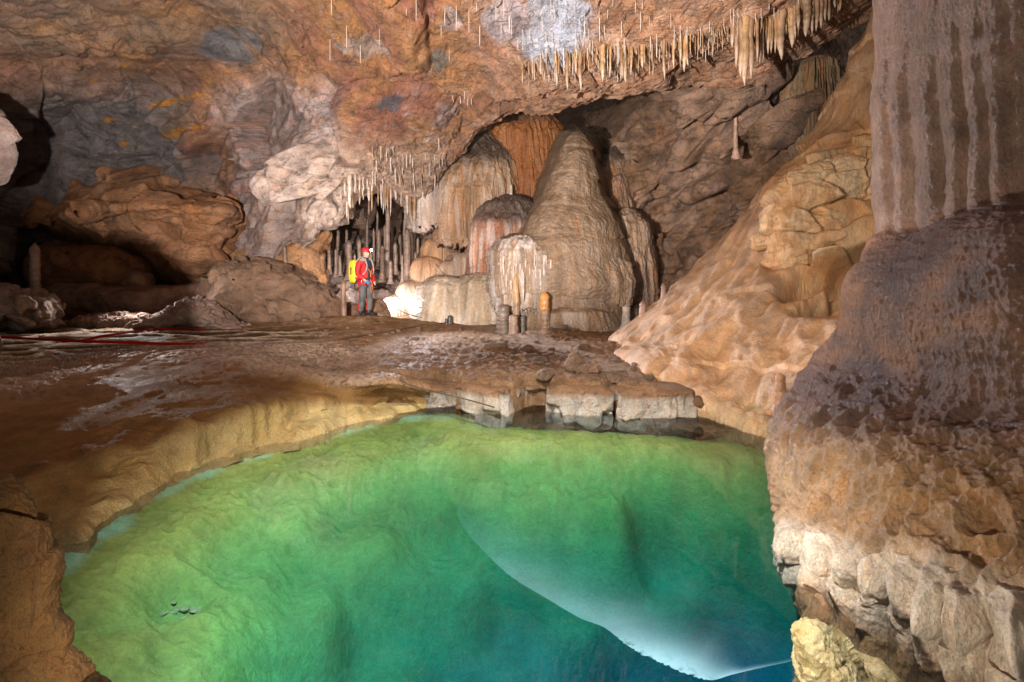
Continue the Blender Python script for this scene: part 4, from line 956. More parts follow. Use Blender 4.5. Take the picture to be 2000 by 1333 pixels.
stalagmite('stout stalagmite with a glowing orange upper half in front of the cone', 1064, 570, 656, 20, 11.2, (.24,.16,.11), 408, 9, taper=.9, tipc=(.38,.18,.06))
stalagmite('little white stalagmite on top of the pinkish brown drum', 998, 360, 412, 8, 14.6, (.52,.46,.40), 409, 6, taper=.6)
stalagmite('pink pointed stalagmite highest on the edge of the flowstone slope', 1296, 554, 612, 14, 9.5, (.38,.235,.19), 410, 5, taper=.6)
stalagmite('fat pink stalagmite lower on the edge of the flowstone slope', 1256, 588, 650, 17, 9.35, (.38,.25,.2), 411, 5, taper=.75)
stalagmite('short pale stalagmite between the two pink ones on the slope edge', 1278, 592, 632, 11, 9.5, (.40,.28,.23), 412, 3, taper=.6)
stalagmite('very thin pinkish column rising from a ledge high on the far wall', 1437, 192, 300, 9, 12.2, (.34,.22,.17), 413, 10, taper=.55)
stalagmite('dark little stump on the mud below the whitish dome', 879, 616, 640, 10, 13.0, (.06,.05,.05), 414, 2)
stalagmite('dark smaller stump paired with another on the mud below the whitish dome', 872, 622, 640, 7, 13.0, (.07,.055,.05), 415, 2)
stalagmite('white capped knob on the low shelf at the foot of the flowstone slope', 1223, 596, 640, 18, 10.4, (.42,.37,.34), 416, 3, taper=.8)
stalagmite('stubby wet cone on the pool rim against the flowstone slope', 1524, 728, 800, 26, 5.75, (.34,.19,.11), 417, 4, taper=.6)
grove = [(757,402,545,10,16.9),(796,448,575,13,16.2),(804,426,540,7,17.4),(682,470,540,12,17.2),(660,446,520,7,17.8),(643,474,530,7,16.9),(656,486,535,6,16.7),(664,498,535,6,16.6),(702,468,540,9,17.2),(717,426,500,5,18.2),(740,448,520,9,17.5),(747,480,545,9,16.7),(766,430,510,6,18.0),(781,458,510,7,17.6),(790,424,500,6,18.2),(772,474,530,9,16.9),(812,492,545,9,16.6),(816,464,520,6,17.6),(821,508,550,7,16.5),(677,446,510,6,18.3),(693,496,540,5,16.8),(730,446,520,5,18.2),(737,412,500,5,18.6),(751,440,520,6,18.4),(711,484,545,7,16.7),(724,492,548,7,16.5),(786,498,550,6,16.6),(763,508,550,8,16.4),(650,455,520,5,18.4),(828,478,530,5,17.2)]
for k, (x, y0, y1, w, Y) in enumerate(grove):
    c = np.array([(.22,.155,.125),(.19,.135,.105),(.26,.185,.14)][k % 3])
    lab = 'ringed grey-tan stalagmite in the crowded grotto behind the caver'
    if k == 0: lab = 'tallest ringed column in the middle of the grotto behind the caver'
    if k == 1: lab = 'thick pale stacked column nearest the orange icicles in the grotto'
    stalagmite(lab, x, y0, y1, w*1.1, Y, c, 430+k, max(4, int((y1-y0)/7)), group='stalagmites crowding the grotto', taper=.75)
# ---------------------------------------------------------------- stalactites
def icicle_mesh(seed, nt=14, nz=40, fat=1.0, col=(.40, .25, .13), tipc=(.55, .45, .36)):
    r = np.random.default_rng(seed)
    pr = [(.0525*r.uniform(.8, 1.2)*fat, 0), (.05*fat, -.15), (.046*fat*r.uniform(.8, 1.1), -.4), (.038*fat, -.65), (.024*fat, -.85), (.008, -.97), (.003, -1.0)]
    def fn(T, Z, R):
        q = np.stack([np.cos(T)*1.3, np.sin(T)*1.3, Z*4], -1).reshape(-1, 3)
        return R*(1+.28*fbm(q, 1.3, 3, seed).reshape(T.shape)+.08*np.sin(Z*38+seed))
    V, F, T, Z = lathe(pr, nt, nz, (0, 0, 0), fn)
    b = vnoise(np.stack([0*Z, 0*Z, Z*1.5], 1), 1, .05, seed+3); b[:, 2] = 0
    V = V+b-b[0]
    c = tint(V, np.array(col)*.8, np.array(col)*1.15, np.array(col)*.65, 6, seed)
    c = mixc(c, np.array(tipc), .7*sstep(.45, .95, -V[:, 2]+.25*fbm(V, 5, 2, seed)))
    return mesh_data('stalactite', V, F, M_DRIP, c)
ICI = [icicle_mesh(500+k, col=[(.24,.135,.065),(.21,.13,.08),(.27,.165,.085),(.19,.115,.07)][k % 4], tipc=(.42,.33,.26)) for k in range(8)]
ICW = [icicle_mesh(520+k, col=(.38,.30,.26), tipc=(.50,.44,.41)) for k in range(4)]
def hang(name, meshes, p, length, width, label, cat, group=None):
    o = bpy.data.objects.new(name, random.choice(meshes)); link(o)
    o.location = p; o.scale = (width/.105, width/.105, length); o.rotation_euler[2] = random.uniform(0, 6.28)
    return tag(o, label, cat, group)
lipx = [1025, 1090, 1200, 1280, 1330, 1400, 1450, 1520, 1570, 1640]; lipy = [120, 100, 93, 86, 76, 56, 42, 32, 8, -6]
fr = [(1020,125,165,4),(1044,125,160,4),(1063,125,160,4),(1088,112,170,6),(1107,110,177,7),(1119,108,150,4),(1125,100,143,6),(1134,105,178,8),(1177,95,160,9),(1221,100,162,8),(1234,95,145,5),(1255,92,135,7),(1298,80,156,6),(1316,78,135,5),(1328,72,120,6),(1337,74,140,9),(1343,75,130,6),
 (1431,38,93,9),(1439,40,133,8),(1448,40,150,12),(1456,40,168,15),(1466,40,156,11),(1479,40,121,6),(1484,40,126,5),(1489,40,124,5),(1500,38,106,7),(1508,36,104,6),(1516,34,104,6),(1527,30,117,14),(1545,24,94,13),(1552,18,75,6),(1559,8,56,8),(1574,6,73,13),(1586,4,67,7),(1594,2,62,7),(1603,0,57,7),(1612,-4,42,6),(1620,-6,42,6),(1630,-8,16,5),(1641,-10,22,5)]
G1 = 'stalactites in the long fringe under the roof lip'
for k, (x, y0, y1, w) in enumerate(fr):
    p = vault.find(x, y0); kk = p[1]/FPX
    lab = 'slim tan stalactite in the long fringe under the roof lip'
    if w == 15: lab = 'longest and thickest stalactite in the heavy cluster of the fringe'
    elif w >= 11: lab = 'stout pale-tipped stalactite in the heavy part of the fringe'
    hang('stalactite', ICI, p+np.array([0, 0, .06]), (y1-y0)*kk+.06, w*kk*1.25, lab, 'stalactite', G1)
for k in range(210):
    x = random.uniform(1030, 1640); y = np.interp(x, lipx, lipy)+random.uniform(-3, 12)
    p = vault.find(x, y); kk = p[1]/FPX
    L = random.choice([12, 18, 26, 36, 52])*random.uniform(.7, 1.2)
    hang('stalactite', ICI, p+np.array([0, 0, .05]), L*kk+.05, random.uniform(1.6, 3.8)*kk, 'slim tan stalactite in the long fringe under the roof lip', 'stalactite', G1)
G2 = 'white stalactites over the mouth of the grotto'
for k, (x, y0, y1, w) in enumerate([(685,345,406,9),(696,345,380,5),(704,348,378,5),(712,350,376,4),(676,362,386,4),(690,355,372,4),(719,355,372,3),(668,375,392,3)]):
    p = vault.find(x, y0); kk = p[1]/FPX
    hang('stalactite', ICW, p+np.array([0, -.08, .06]), (y1-y0)*kk+.06, w*kk, 'largest white stalactite hanging over the mouth of the grotto' if k == 0 else 'small white stalactite over the mouth of the grotto', 'stalactite', G2)
for k in range(46):
    x = random.uniform(728, 872); y = np.interp(x, [728, 760, 825, 872], [360, 355, 385, 320])+random.uniform(-70, 0)
    p = vault.find(x, y); kk = p[1]/FPX
    hang('stalactite', ICW if k % 3 else ICI, p+np.array([0, -.04, .05]), random.uniform(8, 34)*kk, random.uniform(1.6, 4.2)*kk, 'grey-white stalactite in the ragged drapery above the grotto', 'stalactite', 'stalactites of the drapery above the grotto')
for k in range(9):
    x = random.uniform(878, 925); p = vault.find(x, random.uniform(178, 196)); kk = p[1]/FPX
    hang('stalactite', ICW, p+np.array([0, 0, .05]), random.uniform(10, 24)*kk, 2.2*kk, 'short pale stalactite in the small tuft before the dark arch', 'stalactite', 'tuft of stalactites before the dark arch')
SODA = mesh_data('soda_straw', *lathe([(.05, 0), (.046, -.3), (.05, -.6), (.042, -1)], 8, 10, (0, 0, 0))[:2], M_DRIP, None)
ca = SODA.color_attributes.new('Col', 'FLOAT_COLOR', 'POINT'); ca.data.foreach_set('color', np.tile(np.array([.55, .48, .43, 1], np.float32), len(SODA.vertices)))
for k in range(150):
    x = random.gauss(1090, 110) if k % 4 else random.uniform(640, 1330); y = random.uniform(-5, 105)
    if k % 9 == 0: y = random.uniform(110, 175); x = random.uniform(1040, 1250)
    if k >= 80: x = random.uniform(1030, 1560); y = np.interp(x, lipx, lipy)+random.uniform(-30, 26)
    p = vault.find(x, y); kk = p[1]/FPX
    hang('soda_straw', [SODA], p+np.array([0, 0, .05]), random.uniform(12, 44)*kk+.05, random.uniform(.8, 1.3)*kk, 'hair-thin white soda straw hanging from the orange roof', 'soda straw', 'soda straws on the roof')
for k in range(16):
    x = 978+k*6.4+random.uniform(-2, 2); p = mass.find(x, random.uniform(500, 560)); kk = p[1]/FPX
    o = bpy.data.objects.new('stalactite', random.choice(ICW)); link(o, cone)
    o.location = p-np.array(cone.location)+np.array([0, -.02, .06]); L = random.uniform(20, 60)*kk; w_ = random.uniform(3, 5.5)*kk
    o.scale = (w_/.105, w_/.105, L); o.rotation_euler[2] = k
for k in range(26):
    x = random.uniform(668, 826); y = np.interp(x, [668, 690, 745, 826], [392, 372, 362, 392])
    p = vault.find(x, y); kk = p[1]/FPX
    hang('stalactite', ICI if k % 2 else ICW, p+np.array([0, .1, .08]), random.uniform(16, 62)*kk, random.uniform(3, 7)*kk, 'stalactite hanging from the brow into the dark grotto', 'stalactite', 'stalactites hanging into the dark grotto')
# ---------------------------------------------------------------- stones on the floor
STN = []
for k in range(6):
    V, F = boulder_mesh((1, .9, .6), 600+k, 10, 12, .06, 3)
    STN.append(mesh_data('stone', V, F, M_EARTH, tint(V, (.28, .18, .12), (.40, .29, .22), (.22, .13, .085), 1.5, 600+k)))
for k in range(170):
    if k < 100: x, y = random.uniform(770, 1240), random.uniform(644, 700)
    elif k < 120: x, y = random.uniform(560, 800), random.uniform(634, 660)
    else: x, y = random.uniform(980, 1340), random.uniform(690, 745)
    if x > 1150 and y < 700: continue
    if x > 1200+(y-680)*1.6: continue
    p = on_floor(x, y); s = random.uniform(.025, .065)*(2.0 if random.random() < .16 else 1)
    o = bpy.data.objects.new('stone', random.choice(STN)); link(o)
    o.location = (p[0], p[1], float(floor_z(np.array([p[0]]), np.array([p[1]]))[0])+s*.25); o.scale = (s*random.uniform(.8, 1.4), s, s*random.uniform(.7, 1.1)); o.rotation_euler = (0, 0, random.uniform(0, 6.28))
    tag(o, 'small muddy stone lying loose on the chamber floor', 'stone', 'loose stones on the chamber floor')
V, F = boulder_mesh((1, .9, .6), 640, 10, 12, .06, 3); CHIP = mesh_data('stone', V, F, M_POOLBED, tint(V, (.42, .40, .22), (.55, .52, .32), None, 1.5, 640))
for k in range(7):
    p = at(345+random.uniform(-22, 30), 1190, 3.35)+np.array([0, random.uniform(-.06, .08), 0])
    s = random.uniform(.02, .04); i = np.argmin((V_bed[:, 0]-p[0])**2+(V_bed[:, 1]-p[1])**2) if False else 0
    dz = float(pool_depth(np.array([p[0]]), np.array([p[1]]))[0])
    o = bpy.data.objects.new('stone', CHIP); link(o); o.location = (p[0], p[1], BEDV[np.argmin((BEDV[:, 0]-p[0])**2+(BEDV[:, 1]-p[1])**2), 2]+s*.2); o.scale = (s, s*.8, s*.5); o.rotation_euler = (0, 0, k)
    tag(o, 'small chip of rock in the hollow of the shallow pool bed', 'stone', 'rock chips in the pool hollow')
# ---------------------------------------------------------------- floating calcite film
edge = smooth_line([(880,960),(905,1030),(950,1082),(1000,1128),(1062,1166),(1130,1206),(1180,1226),(1216,1254),(1250,1276),(1300,1299),(1345,1318),(1388,1329),(1430,1318),(1485,1305),(1540,1293),(1572,1282)], 900)
inner = smooth_line([(1010,900),(1050,950),(1110,985),(1160,1020),(1220,1060),(1280,1095),(1330,1120),(1365,1145),(1400,1165),(1430,1185),(1455,1200),(1475,1215),(1490,1225),(1510,1235),(1540,1235),(1560,1225)], 900)
t = np.linspace(0, 1, 900)
jag = sstep(.42, .5, t)*(1-sstep(.68, .78, t))
nn = fbm(np.stack([t*60, 0*t, 0*t], 1), 1, 5, 701)
jag_d = np.stack([nn*10, -np.clip(nn, -.2, 1)*9], 1)*jag[:, None]
vs = np.linspace(0, 1, 120)
G = np.array([[floor_pt(*(edge[i]*(1-v)+inner[i]*v+jag_d[i]*math.exp(-v/.03)), WATER_Z+.004) for i in range(900)] for v in vs])
tt = np.tile(t, 120); vv = np.repeat(vs, 900)
st = np.interp(tt, [0, .2, .35, .5, .65, .8, .9, 1], [.0, .09, .13, .28, .42, .40, .16, .12])
wd = np.interp(tt, [0, .3, .5, .65, .75, .82, 1], [.5, .45, .4, .42, .26, .10, .06])
al = st*np.exp(-(vv/wd)**1.5*1.6)*(1-sstep(.8, 1, vv))
P = G.reshape(-1, 3)
al *= np.clip(.85+.5*fbm(P*np.array([1, 2.4, 1]), 2.2, 4, 702), .3, 1.2)
holes = sstep(.02, .14, fbm(P, 24, 4, 703))*np.exp(-vv/.05)*np.tile(jag, 120)
al *= 1-.9*holes
mf = bpy.data.materials.new('calcite_film'); mf.use_nodes = True; nt = mf.node_tree
for n in list(nt.nodes): nt.nodes.remove(n)
out = _n(nt, 'ShaderNodeOutputMaterial'); tr = _n(nt, 'ShaderNodeBsdfTransparent'); df = _n(nt, 'ShaderNodeBsdfDiffuse'); df.inputs[0].default_value = (.34, .60, .70, 1)
aa = _n(nt, 'ShaderNodeAttribute', attribute_name='Col'); mx = _n(nt, 'ShaderNodeMixShader')
nt.links.new(aa.outputs['Fac'], mx.inputs[0]); nt.links.new(tr.outputs[0], mx.inputs[1]); nt.links.new(df.outputs[0], mx.inputs[2]); nt.links.new(mx.outputs[0], out.inputs[0])
film = obj('calcite_film', P, grid_faces(120, 900), mf, np.repeat(np.clip(al, .004, .9)[:, None], 3, 1))
tag(film, 'thin whitish calcite film with a ragged edge floating on the deep blue water', 'calcite film')
# ---------------------------------------------------------------- webbing and ropes
def ribbon(name, pts, w, mat, label, cat, thick=.004, seg=60):
    L = smooth_line(pts, seg); T = np.gradient(L, axis=0); T /= np.linalg.norm(T, axis=1, keepdims=True)
    up = np.array([0, -.35, .94]); tw = np.linspace(0, 1, seg)
    S = np.cross(T, np.array([0, 1.0, 0])); S /= np.linalg.norm(S, axis=1, keepdims=True)
    S = S*np.cos(.5*np.sin(tw*7))[:, None]+np.cross(T, S)*np.sin(.5*np.sin(tw*7))[:, None]
    Nn = np.cross(T, S)
    V = np.concatenate([L+S*w/2+Nn*thick, L-S*w/2+Nn*thick, L-S*w/2-Nn*thick, L+S*w/2-Nn*thick]).reshape(4, seg, 3).transpose(1, 0, 2)
    return tag(obj(name, V.reshape(-1, 3), grid_faces(seg, 4, True), mat, smooth=False), label, cat)
def tube(pts, r, seg=80, n=8):
    L = smooth_line(pts, seg); T = np.gradient(L, axis=0); T /= np.linalg.norm(T, axis=1, keepdims=True)
    A = np.cross(T, [0.03, .05, 1.0]); A /= np.maximum(np.linalg.norm(A, axis=1, keepdims=True), 1e-6); B = np.cross(T, A)
    th = np.linspace(0, 2*math.pi, n, endpoint=False)
    V = L[:, None]+r*(A[:, None]*np.cos(th)[None, :, None]+B[:, None]*np.sin(th)[None, :, None])
    return V.reshape(-1, 3), grid_faces(seg, n, True)
M_RED = plain_mat('red_webbing', (.26, .012, .01), .95, spec=.05)
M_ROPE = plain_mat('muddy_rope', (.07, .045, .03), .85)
M_CORD = plain_mat('pale_cord', (.38, .30, .24), .8)
def fl(x, y, up=.02):
    p = on_floor(x, y); p[2] = float(floor_z(p[:1], p[1:2])[0])+up; return p
ribbon('webbing', [at(-160,654,6.0), at(0,659,6.6), at(80,663,7.0), at(150,666,7.4), at(240,669,8.0), at(330,672,8.6), fl(430, 673, .01)], .045, M_RED, 'red webbing strap stretched over the rimstone pools', 'webbing')
ribbon('webbing', [at(120,667,7.3), at(160,665,7.5), at(185,660,7.9), at(215,655,8.5), fl(300, 650, .05), fl(400, 648, .03)], .045, M_RED, 'thinner red strap branching off toward the pale mud heap', 'webbing')
tag(obj('rope', *tube([fl(872, 633), fl(850, 636), fl(815, 640), fl(770, 650), fl(720, 658), fl(660, 668), fl(600, 672)], .012), M_ROPE), 'muddy dark rope trailing over the floor past the caver', 'rope')
tag(obj('rope', *tube([at(775, 604, 13.9), at(800, 615, 13.7), at(830, 621, 13.5), at(860, 621, 13.4), fl(900, 625)], .011), M_ROPE), 'dark hand line slung low between the caver and the whitish dome', 'rope')
tag(obj('rope', *tube([fl(780, 742, .0), at(800, 752, 6.42), at(860, 768, 6.3), at(920, 783, 6.16), at(966, 796, 6.06)], .009), M_ROPE), 'dark line standing in for the shadow of the webbing across the pale crusted blocks', 'rope')  # thin tube stands for the dark shadow line of the webbing
tag(obj('cord', *tube([at(846, 516, 15.2), at(868, 540, 15.0), at(888, 552, 14.9), at(915, 546, 14.7), at(925, 538, 14.4)], .012), M_CORD), 'pale cord looping across the flowstone lobes to the pinkish drum', 'cord')
# ---------------------------------------------------------------- the caver
def skin(name, verts, edges, radii, sub=2, root=0):
    me = bpy.data.meshes.new(name); me.from_pydata([tuple(v) for v in verts], edges, [])
    o = bpy.data.objects.new(name, me); COL.objects.link(o)
    o.modifiers.new('s', 'SKIN'); o.modifiers['s'].use_smooth_shade = True
    if not me.skin_vertices:
        bpy.context.view_layer.objects.active = o; bpy.ops.mesh.customdata_skin_add()
    for i, r in enumerate(radii):
        me.skin_vertices[0].data[i].radius = (r, r) if not isinstance(r, tuple) else r
        me.skin_vertices[0].data[i].use_root = i == root
    o.modifiers.new('u', 'SUBSURF').levels = sub; o.modifiers['u'].render_levels = sub
    bpy.context.view_layer.update()
    dg = bpy.context.evaluated_depsgraph_get()
    m2 = bpy.data.meshes.new_from_object(o.evaluated_get(dg))
    V = np.array([v.co[:] for v in m2.vertices]); F = [list(p.vertices) for p in m2.polygons]
    bpy.data.objects.remove(o)
    Q = np.array([f if len(f) == 4 else f+[f[-1]] for f in F])
    F4 = [f for f in F]
    return V, F4
def raw(name, V, F, mat, parent, mats=None, sel=None):
    me = bpy.data.meshes.new(name); me.from_pydata([tuple(v) for v in V], [], [list(map(int, f)) for f in F])
    me.polygons.foreach_set('use_smooth', [True]*len(me.polygons))
    me.materials.append(mat)
    if mats:
        for m in mats: me.materials.append(m)
        me.polygons.foreach_set('material_index', sel)
    me.update()
    o = bpy.data.objects.new(name, me); return link(o, parent)
M_SKIN = plain_mat('skin', (.55, .33, .25), .55, scale=60, vary=.08)
M_JACKET = plain_mat('red_oversuit', (.52, .02, .022), .75, scale=9, vary=.5)
M_TROUS = plain_mat('muddy_grey_cloth', (.11, .10, .095), .85, scale=9, vary=.6)
M_DARK = plain_mat('dark_fleece', (.025, .035, .05), .85)
M_BLUE = plain_mat('blue_glove', (.03, .25, .55), .6)
M_BLACK = plain_mat('black_rubber', (.02, .02, .022), .6)
M_YELLOW = plain_mat('yellow_tarp', (.70, .53, .03), .45, scale=18, vary=.15)
M_GREYST = plain_mat('grey_strap', (.35, .33, .32), .7)
M_ORANGE = plain_mat('orange_sling', (.65, .17, .03), .7)
M_STEEL = plain_mat('steel', (.5, .5, .5), .3, metal=1.0)
M_HELM = plain_mat('red_helmet', (.55, .02, .03), .35, spec=.5, vary=.1)
M_LAMP = bpy.data.materials.new('lit_lamp'); M_LAMP.use_nodes = True
M_LAMP.node_tree.nodes['Principled BSDF'].inputs['Emission Color'].default_value = (.95, 1, .92, 1); M_LAMP.node_tree.nodes['Principled BSDF'].inputs['Emission Strength'].default_value = 60
foot = at(713, 633.5, 13.55)
foot[2] = float(floor_z(foot[:1], foot[1:2], False)[0])
man = empty('person', tuple(foot)); tag(man, 'caver in red oversuit and lit red helmet standing on churned mud with yellow pack', 'person')
f = np.array([.90, -.436, 0]); s_ = np.array([-.436, -.90, 0])      # facing; his own right side
def J(fw, rt, z): return f*fw+s_*rt+np.array([0, 0, z])
sk = {'pelvis': (J(0, 0, .95), .135), 'waist': (J(.01, 0, 1.10), .125), 'chest': (J(.0, 0, 1.30), .15), 'up': (J(-.01, 0, 1.43), .12), 'neck': (J(.01, 0, 1.52), .058), 'jaw': (J(.045, 0, 1.585), .066), 'head': (J(.03, 0, 1.67), .088), 'crown': (J(.02, 0, 1.735), .072),
 'rsh': (J(-.01, .19, 1.42), .072), 'rel': (J(-.05, .255, 1.13), .05), 'rwr': (J(.15, .20, .955), .034), 'rha': (J(.215, .165, .90), .03),
 'lsh': (J(-.01, -.19, 1.42), .072), 'lel': (J(-.02, -.26, 1.12), .05), 'lwr': (J(.10, -.245, .88), .034), 'lha': (J(.135, -.235, .80), .03),
 'rhip': (J(0, .10, .90), .098), 'rkn': (J(.03, .125, .50), .064), 'ran': (J(-.04, .135, .10), .046), 'rto': (J(.13, .16, .045), .04),
 'lhip': (J(0, -.10, .90), .098), 'lkn': (J(.06, -.11, .50), .064), 'lan': (J(.02, -.12, .10), .046), 'lto': (J(.19, -.13, .045), .04)}
names = list(sk); ix = {n: i for i, n in enumerate(names)}
ch = [('pelvis','waist'),('waist','chest'),('chest','up'),('up','neck'),('neck','jaw'),('jaw','head'),('head','crown'),('up','rsh'),('rsh','rel'),('rel','rwr'),('rwr','rha'),('up','lsh'),('lsh','lel'),('lel','lwr'),('lwr','lha'),('pelvis','rhip'),('rhip','rkn'),('rkn','ran'),('ran','rto'),('pelvis','lhip'),('lhip','lkn'),('lkn','lan'),('lan','lto')]
bn = [n for n in names if n not in ('rto', 'lto')]; ix = {n: i for i, n in enumerate(bn)}
V, F = skin('body', [sk[n][0] for n in bn], [(ix[a], ix[b]) for a, b in ch if b not in ('rto', 'lto')], [sk[n][1]*(.6 if n in ('ran', 'lan') else 1) for n in bn])
# face: brow, nose, chin and ears pressed out of the head
hc = J(.03, 0, 1.66)
hf = np.array([.96, -.28, 0]); hs = np.array([-.28, -.96, 0])
def bump(V, c, r, d):
    w = np.exp(-((V-c)**2).sum(1)/r**2); return V+np.asarray(d)*w[:, None]
V = bump(V, hc+hf*.09+np.array([0, 0, -.015]), .022, hf*.035); V = bump(V, hc+hf*.08+np.array([0, 0, -.085]), .03, hf*.02)
for e_ in (1, -1):
    V = bump(V, hc+hs*e_*.085+np.array([0, 0, -.02]), .02, hs*e_*.02); V = bump(V, hc+hf*.085+hs*e_*.032+np.array([0, 0, .012]), .014, -hf*.012)
raw('body', V, F, M_SKIN, man)
for e_ in (1, -1):
    D, Fi = ico(2); raw('eye', D*.011+hc+hf*.083+hs*e_*.032+np.array([0, 0, .012]), Fi, M_BLACK, man)
# oversuit jacket
jn = ['pelvis','waist','chest','up','rsh','rel','rwr','lsh','lel','lwr']; jx = {n: i for i, n in enumerate(jn)}
jr = [.165, .155, .178, .13, .098, .075, .052, .098, .075, .052]
je = [('pelvis','waist'),('waist','chest'),('chest','up'),('up','rsh'),('rsh','rel'),('rel','rwr'),('up','lsh'),('lsh','lel'),('lel','lwr')]
V, F = skin('jacket', [sk[n][0]+(np.array([0, 0, -.05]) if n == 'pelvis' else 0) for n in jn], [(jx[a], jx[b]) for a, b in je], jr)
V = V+vnoise(V, 9, .03, 801)
fc = np.array([V[list(q)].mean(0) for q in F])
front = ((fc@f > .06) & (np.abs(fc@s_-.0) < .055+.05*(fc[:, 2] > 1.3)) & (fc[:, 2] > 1.02)).astype(int)
raw('jacket', V, F, M_JACKET, man, [M_DARK], front)
raw('collar', *lathe([(.085, 1.46), (.082, 1.50), (.074, 1.54), (.066, 1.545)], 24, 8, (J(.01, 0, 0)[0], J(.01, 0, 0)[1], 0))[:2], M_DARK, man)
tn = ['pelvis','rhip','rkn','ran','lhip','lkn','lan']; tx = {n: i for i, n in enumerate(tn)}
V, F = skin('trousers', [sk[n][0] for n in tn], [(tx[a], tx[b]) for a, b in [('pelvis','rhip'),('rhip','rkn'),('rkn','ran'),('pelvis','lhip'),('lhip','lkn'),('lkn','lan')]], [.155, .118, .090, .090, .118, .090, .090])
V = V+vnoise(V, 8, .028, 802)
fc = np.array([V[list(q)].mean(0) for q in F]); cr = fc@s_; cf = fc@f
red = ((cf < -.02) | (fc[:, 2] > .80) | ((cr < -.03) & (cf < .03))).astype(int)
raw('trousers', V, F, M_TROUS, man, [M_JACKET], red)
def hand(root, dirv, palm_n, thumb_side, mat, name):
    dirv = dirv/np.linalg.norm(dirv); n_ = palm_n/np.linalg.norm(palm_n); w_ = np.cross(dirv, n_); w_ /= np.linalg.norm(w_)
    vs, es, rs = [root, root+dirv*.045, root+dirv*.085], [(0, 1), (1, 2)], [.026, (.036, .022), (.038, .02)]
    for k, L in enumerate((.07, .08, .075, .058)):
        b = root+dirv*.095+w_*(k-1.5)*.021
        i = len(vs); vs += [b, b+dirv*L*.5+n_*.012, b+dirv*L*.75+n_*.035]; es += [(2, i), (i, i+1), (i+1, i+2)]; rs += [.011, .010, .008]
    b = root+dirv*.04+w_*thumb_side*.035; i = len(vs); vs += [b, b+dirv*.04+w_*thumb_side*.018+n_*.01]; es += [(1, i), (i, i+1)]; rs += [.013, .010]
    V, F = skin(name, vs, es, rs, 1)
    return raw(name, V, F, mat, man)
hand(sk['rwr'][0]-J(.0, 0, .0), J(.5, -.30, -.45), J(.1, -.8, -.2), -1, M_BLUE, 'glove')
hand(sk['lwr'][0], J(.30, .06, -.9), J(.2, .8, 0), 1, M_BLACK, 'glove')
for a, b in (('ran', 'rto'), ('lan', 'lto')):
    A, B = sk[a][0], sk[b][0]
    V, F = skin('boot', [A+np.array([0, 0, .20]), A, A*.75+B*.25-np.array([0, 0, .045]), B+np.array([0, 0, .005])], [(0, 1), (1, 2), (2, 3)], [.072, .064, .058, .05], 2)
    V[:, 2] = np.maximum(V[:, 2], .0)
    raw('boot', V, F, M_BLACK, man)
# helmet with lit lamp
pr = [(.118, 0), (.124, .006), (.116, .02), (.112, .055), (.09, .098), (.05, .122), (.004, .13)]
V, F, _, _ = lathe(pr, 32, 24, (0, 0, 0)); hb = J(.025, 0, 1.685)
V = V*np.array([1, 1, 1]); hel = raw('helmet', V+hb, F, M_HELM, man)
bm = bmesh.new(); bmesh.ops.create_cube(bm, size=1); bmesh.ops.bevel(bm, geom=bm.edges[:], offset=.15, segments=2, affect='EDGES')
cubeV = np.array([v.co[:] for v in bm.verts]); cubeF = [[v.index for v in q.verts] for q in bm.faces]; bm.free()
ang = math.atan2(hf[1], hf[0])
lampo = raw('headlamp', rot_z(cubeV*np.array([.045, .07, .05]), ang)+hb+hf*.135+np.array([0, 0, .05]), cubeF, M_BLACK, man)
D, Fi = ico(2); lens = raw('lens', D*np.array([.03, .03, .03])+hb+hf*.162+np.array([0, 0, .05]), Fi, M_LAMP, man); lens.parent = lampo
# pack
sup = lambda p, n=4: (lambda D, F: (D*((np.abs(D)**p).sum(1)**(-1/p))[:, None], F))(*ico(n))
D, Fi = sup(5.0)
pv = D*np.array([.125, .15, .31]); pv[:, 0] *= 1-.12*np.abs(D[:, 2]); pv += vnoise(pv, 8, .02, 803)
pk_c = J(-.30, .05, 1.17)
pack = raw('backpack', rot_z(pv, math.atan2(f[1], f[0]))+pk_c, Fi, M_YELLOW, man)
pn = s_
patch = rot_z(cubeV*np.array([.034, .012, .20]), math.atan2(f[1], f[0]))+pk_c+s_*.152+np.array([0, 0, .02])
o = raw('patch', patch, cubeF, M_BLACK, man); o.parent = pack
patch = rot_z(cubeV*np.array([.20, .24, .02]), math.atan2(f[1], f[0]))+pk_c+np.array([0, 0, -.305])
o = raw('base_pad', patch, cubeF, M_BLACK, man); o.parent = pack
def strap(name, pts, r, mat): return raw(name, *tube(pts, r, 40, 8), mat, man)
for e_ in (1, -1):
    strap('shoulder_strap', [J(-.2, .13*e_, 1.40), J(-.05, .13*e_, 1.545), J(.10, .125*e_, 1.47), J(.175, .12*e_, 1.30), J(.12, .17*e_, 1.12), J(-.14, .17*e_, 1.02)], .016, M_GREYST)
strap('chest_harness', [J(.16, .13, 1.28), J(.195, .02, 1.16), J(.19, 0, 1.02)], .011, M_ORANGE)
strap('chest_harness', [J(.16, -.13, 1.28), J(.195, -.02, 1.16), J(.19, 0, 1.02)], .011, M_ORANGE)
V, F, _, _ = lathe([(.172, .93), (.182, .94), (.182, .985), (.172, .995)], 32, 8, (0, 0, 0)); raw('sit_harness', V, F, M_BLACK, man)
for k in range(6):
    a = .5*(k-2.5); b = J(.15*math.cos(a), .02+.17*math.sin(a), .93)*1.06
    strap('carabiner', [b, b+J(.015, .012*(k % 2), -.06), b+J(.01, .01, -.13)], .010, M_STEEL if k % 2 else M_GREYST)
strap('lanyard', [J(.18, .0, .98), J(.20, -.06, .80), J(.13, -.10, .62), J(.12, -.06, .78)], .008, M_ORANGE)
strap('lanyard', [J(-.10, .2, .95), J(-.14, .24, .82), J(-.12, .23, .72)], .016, M_BLACK)
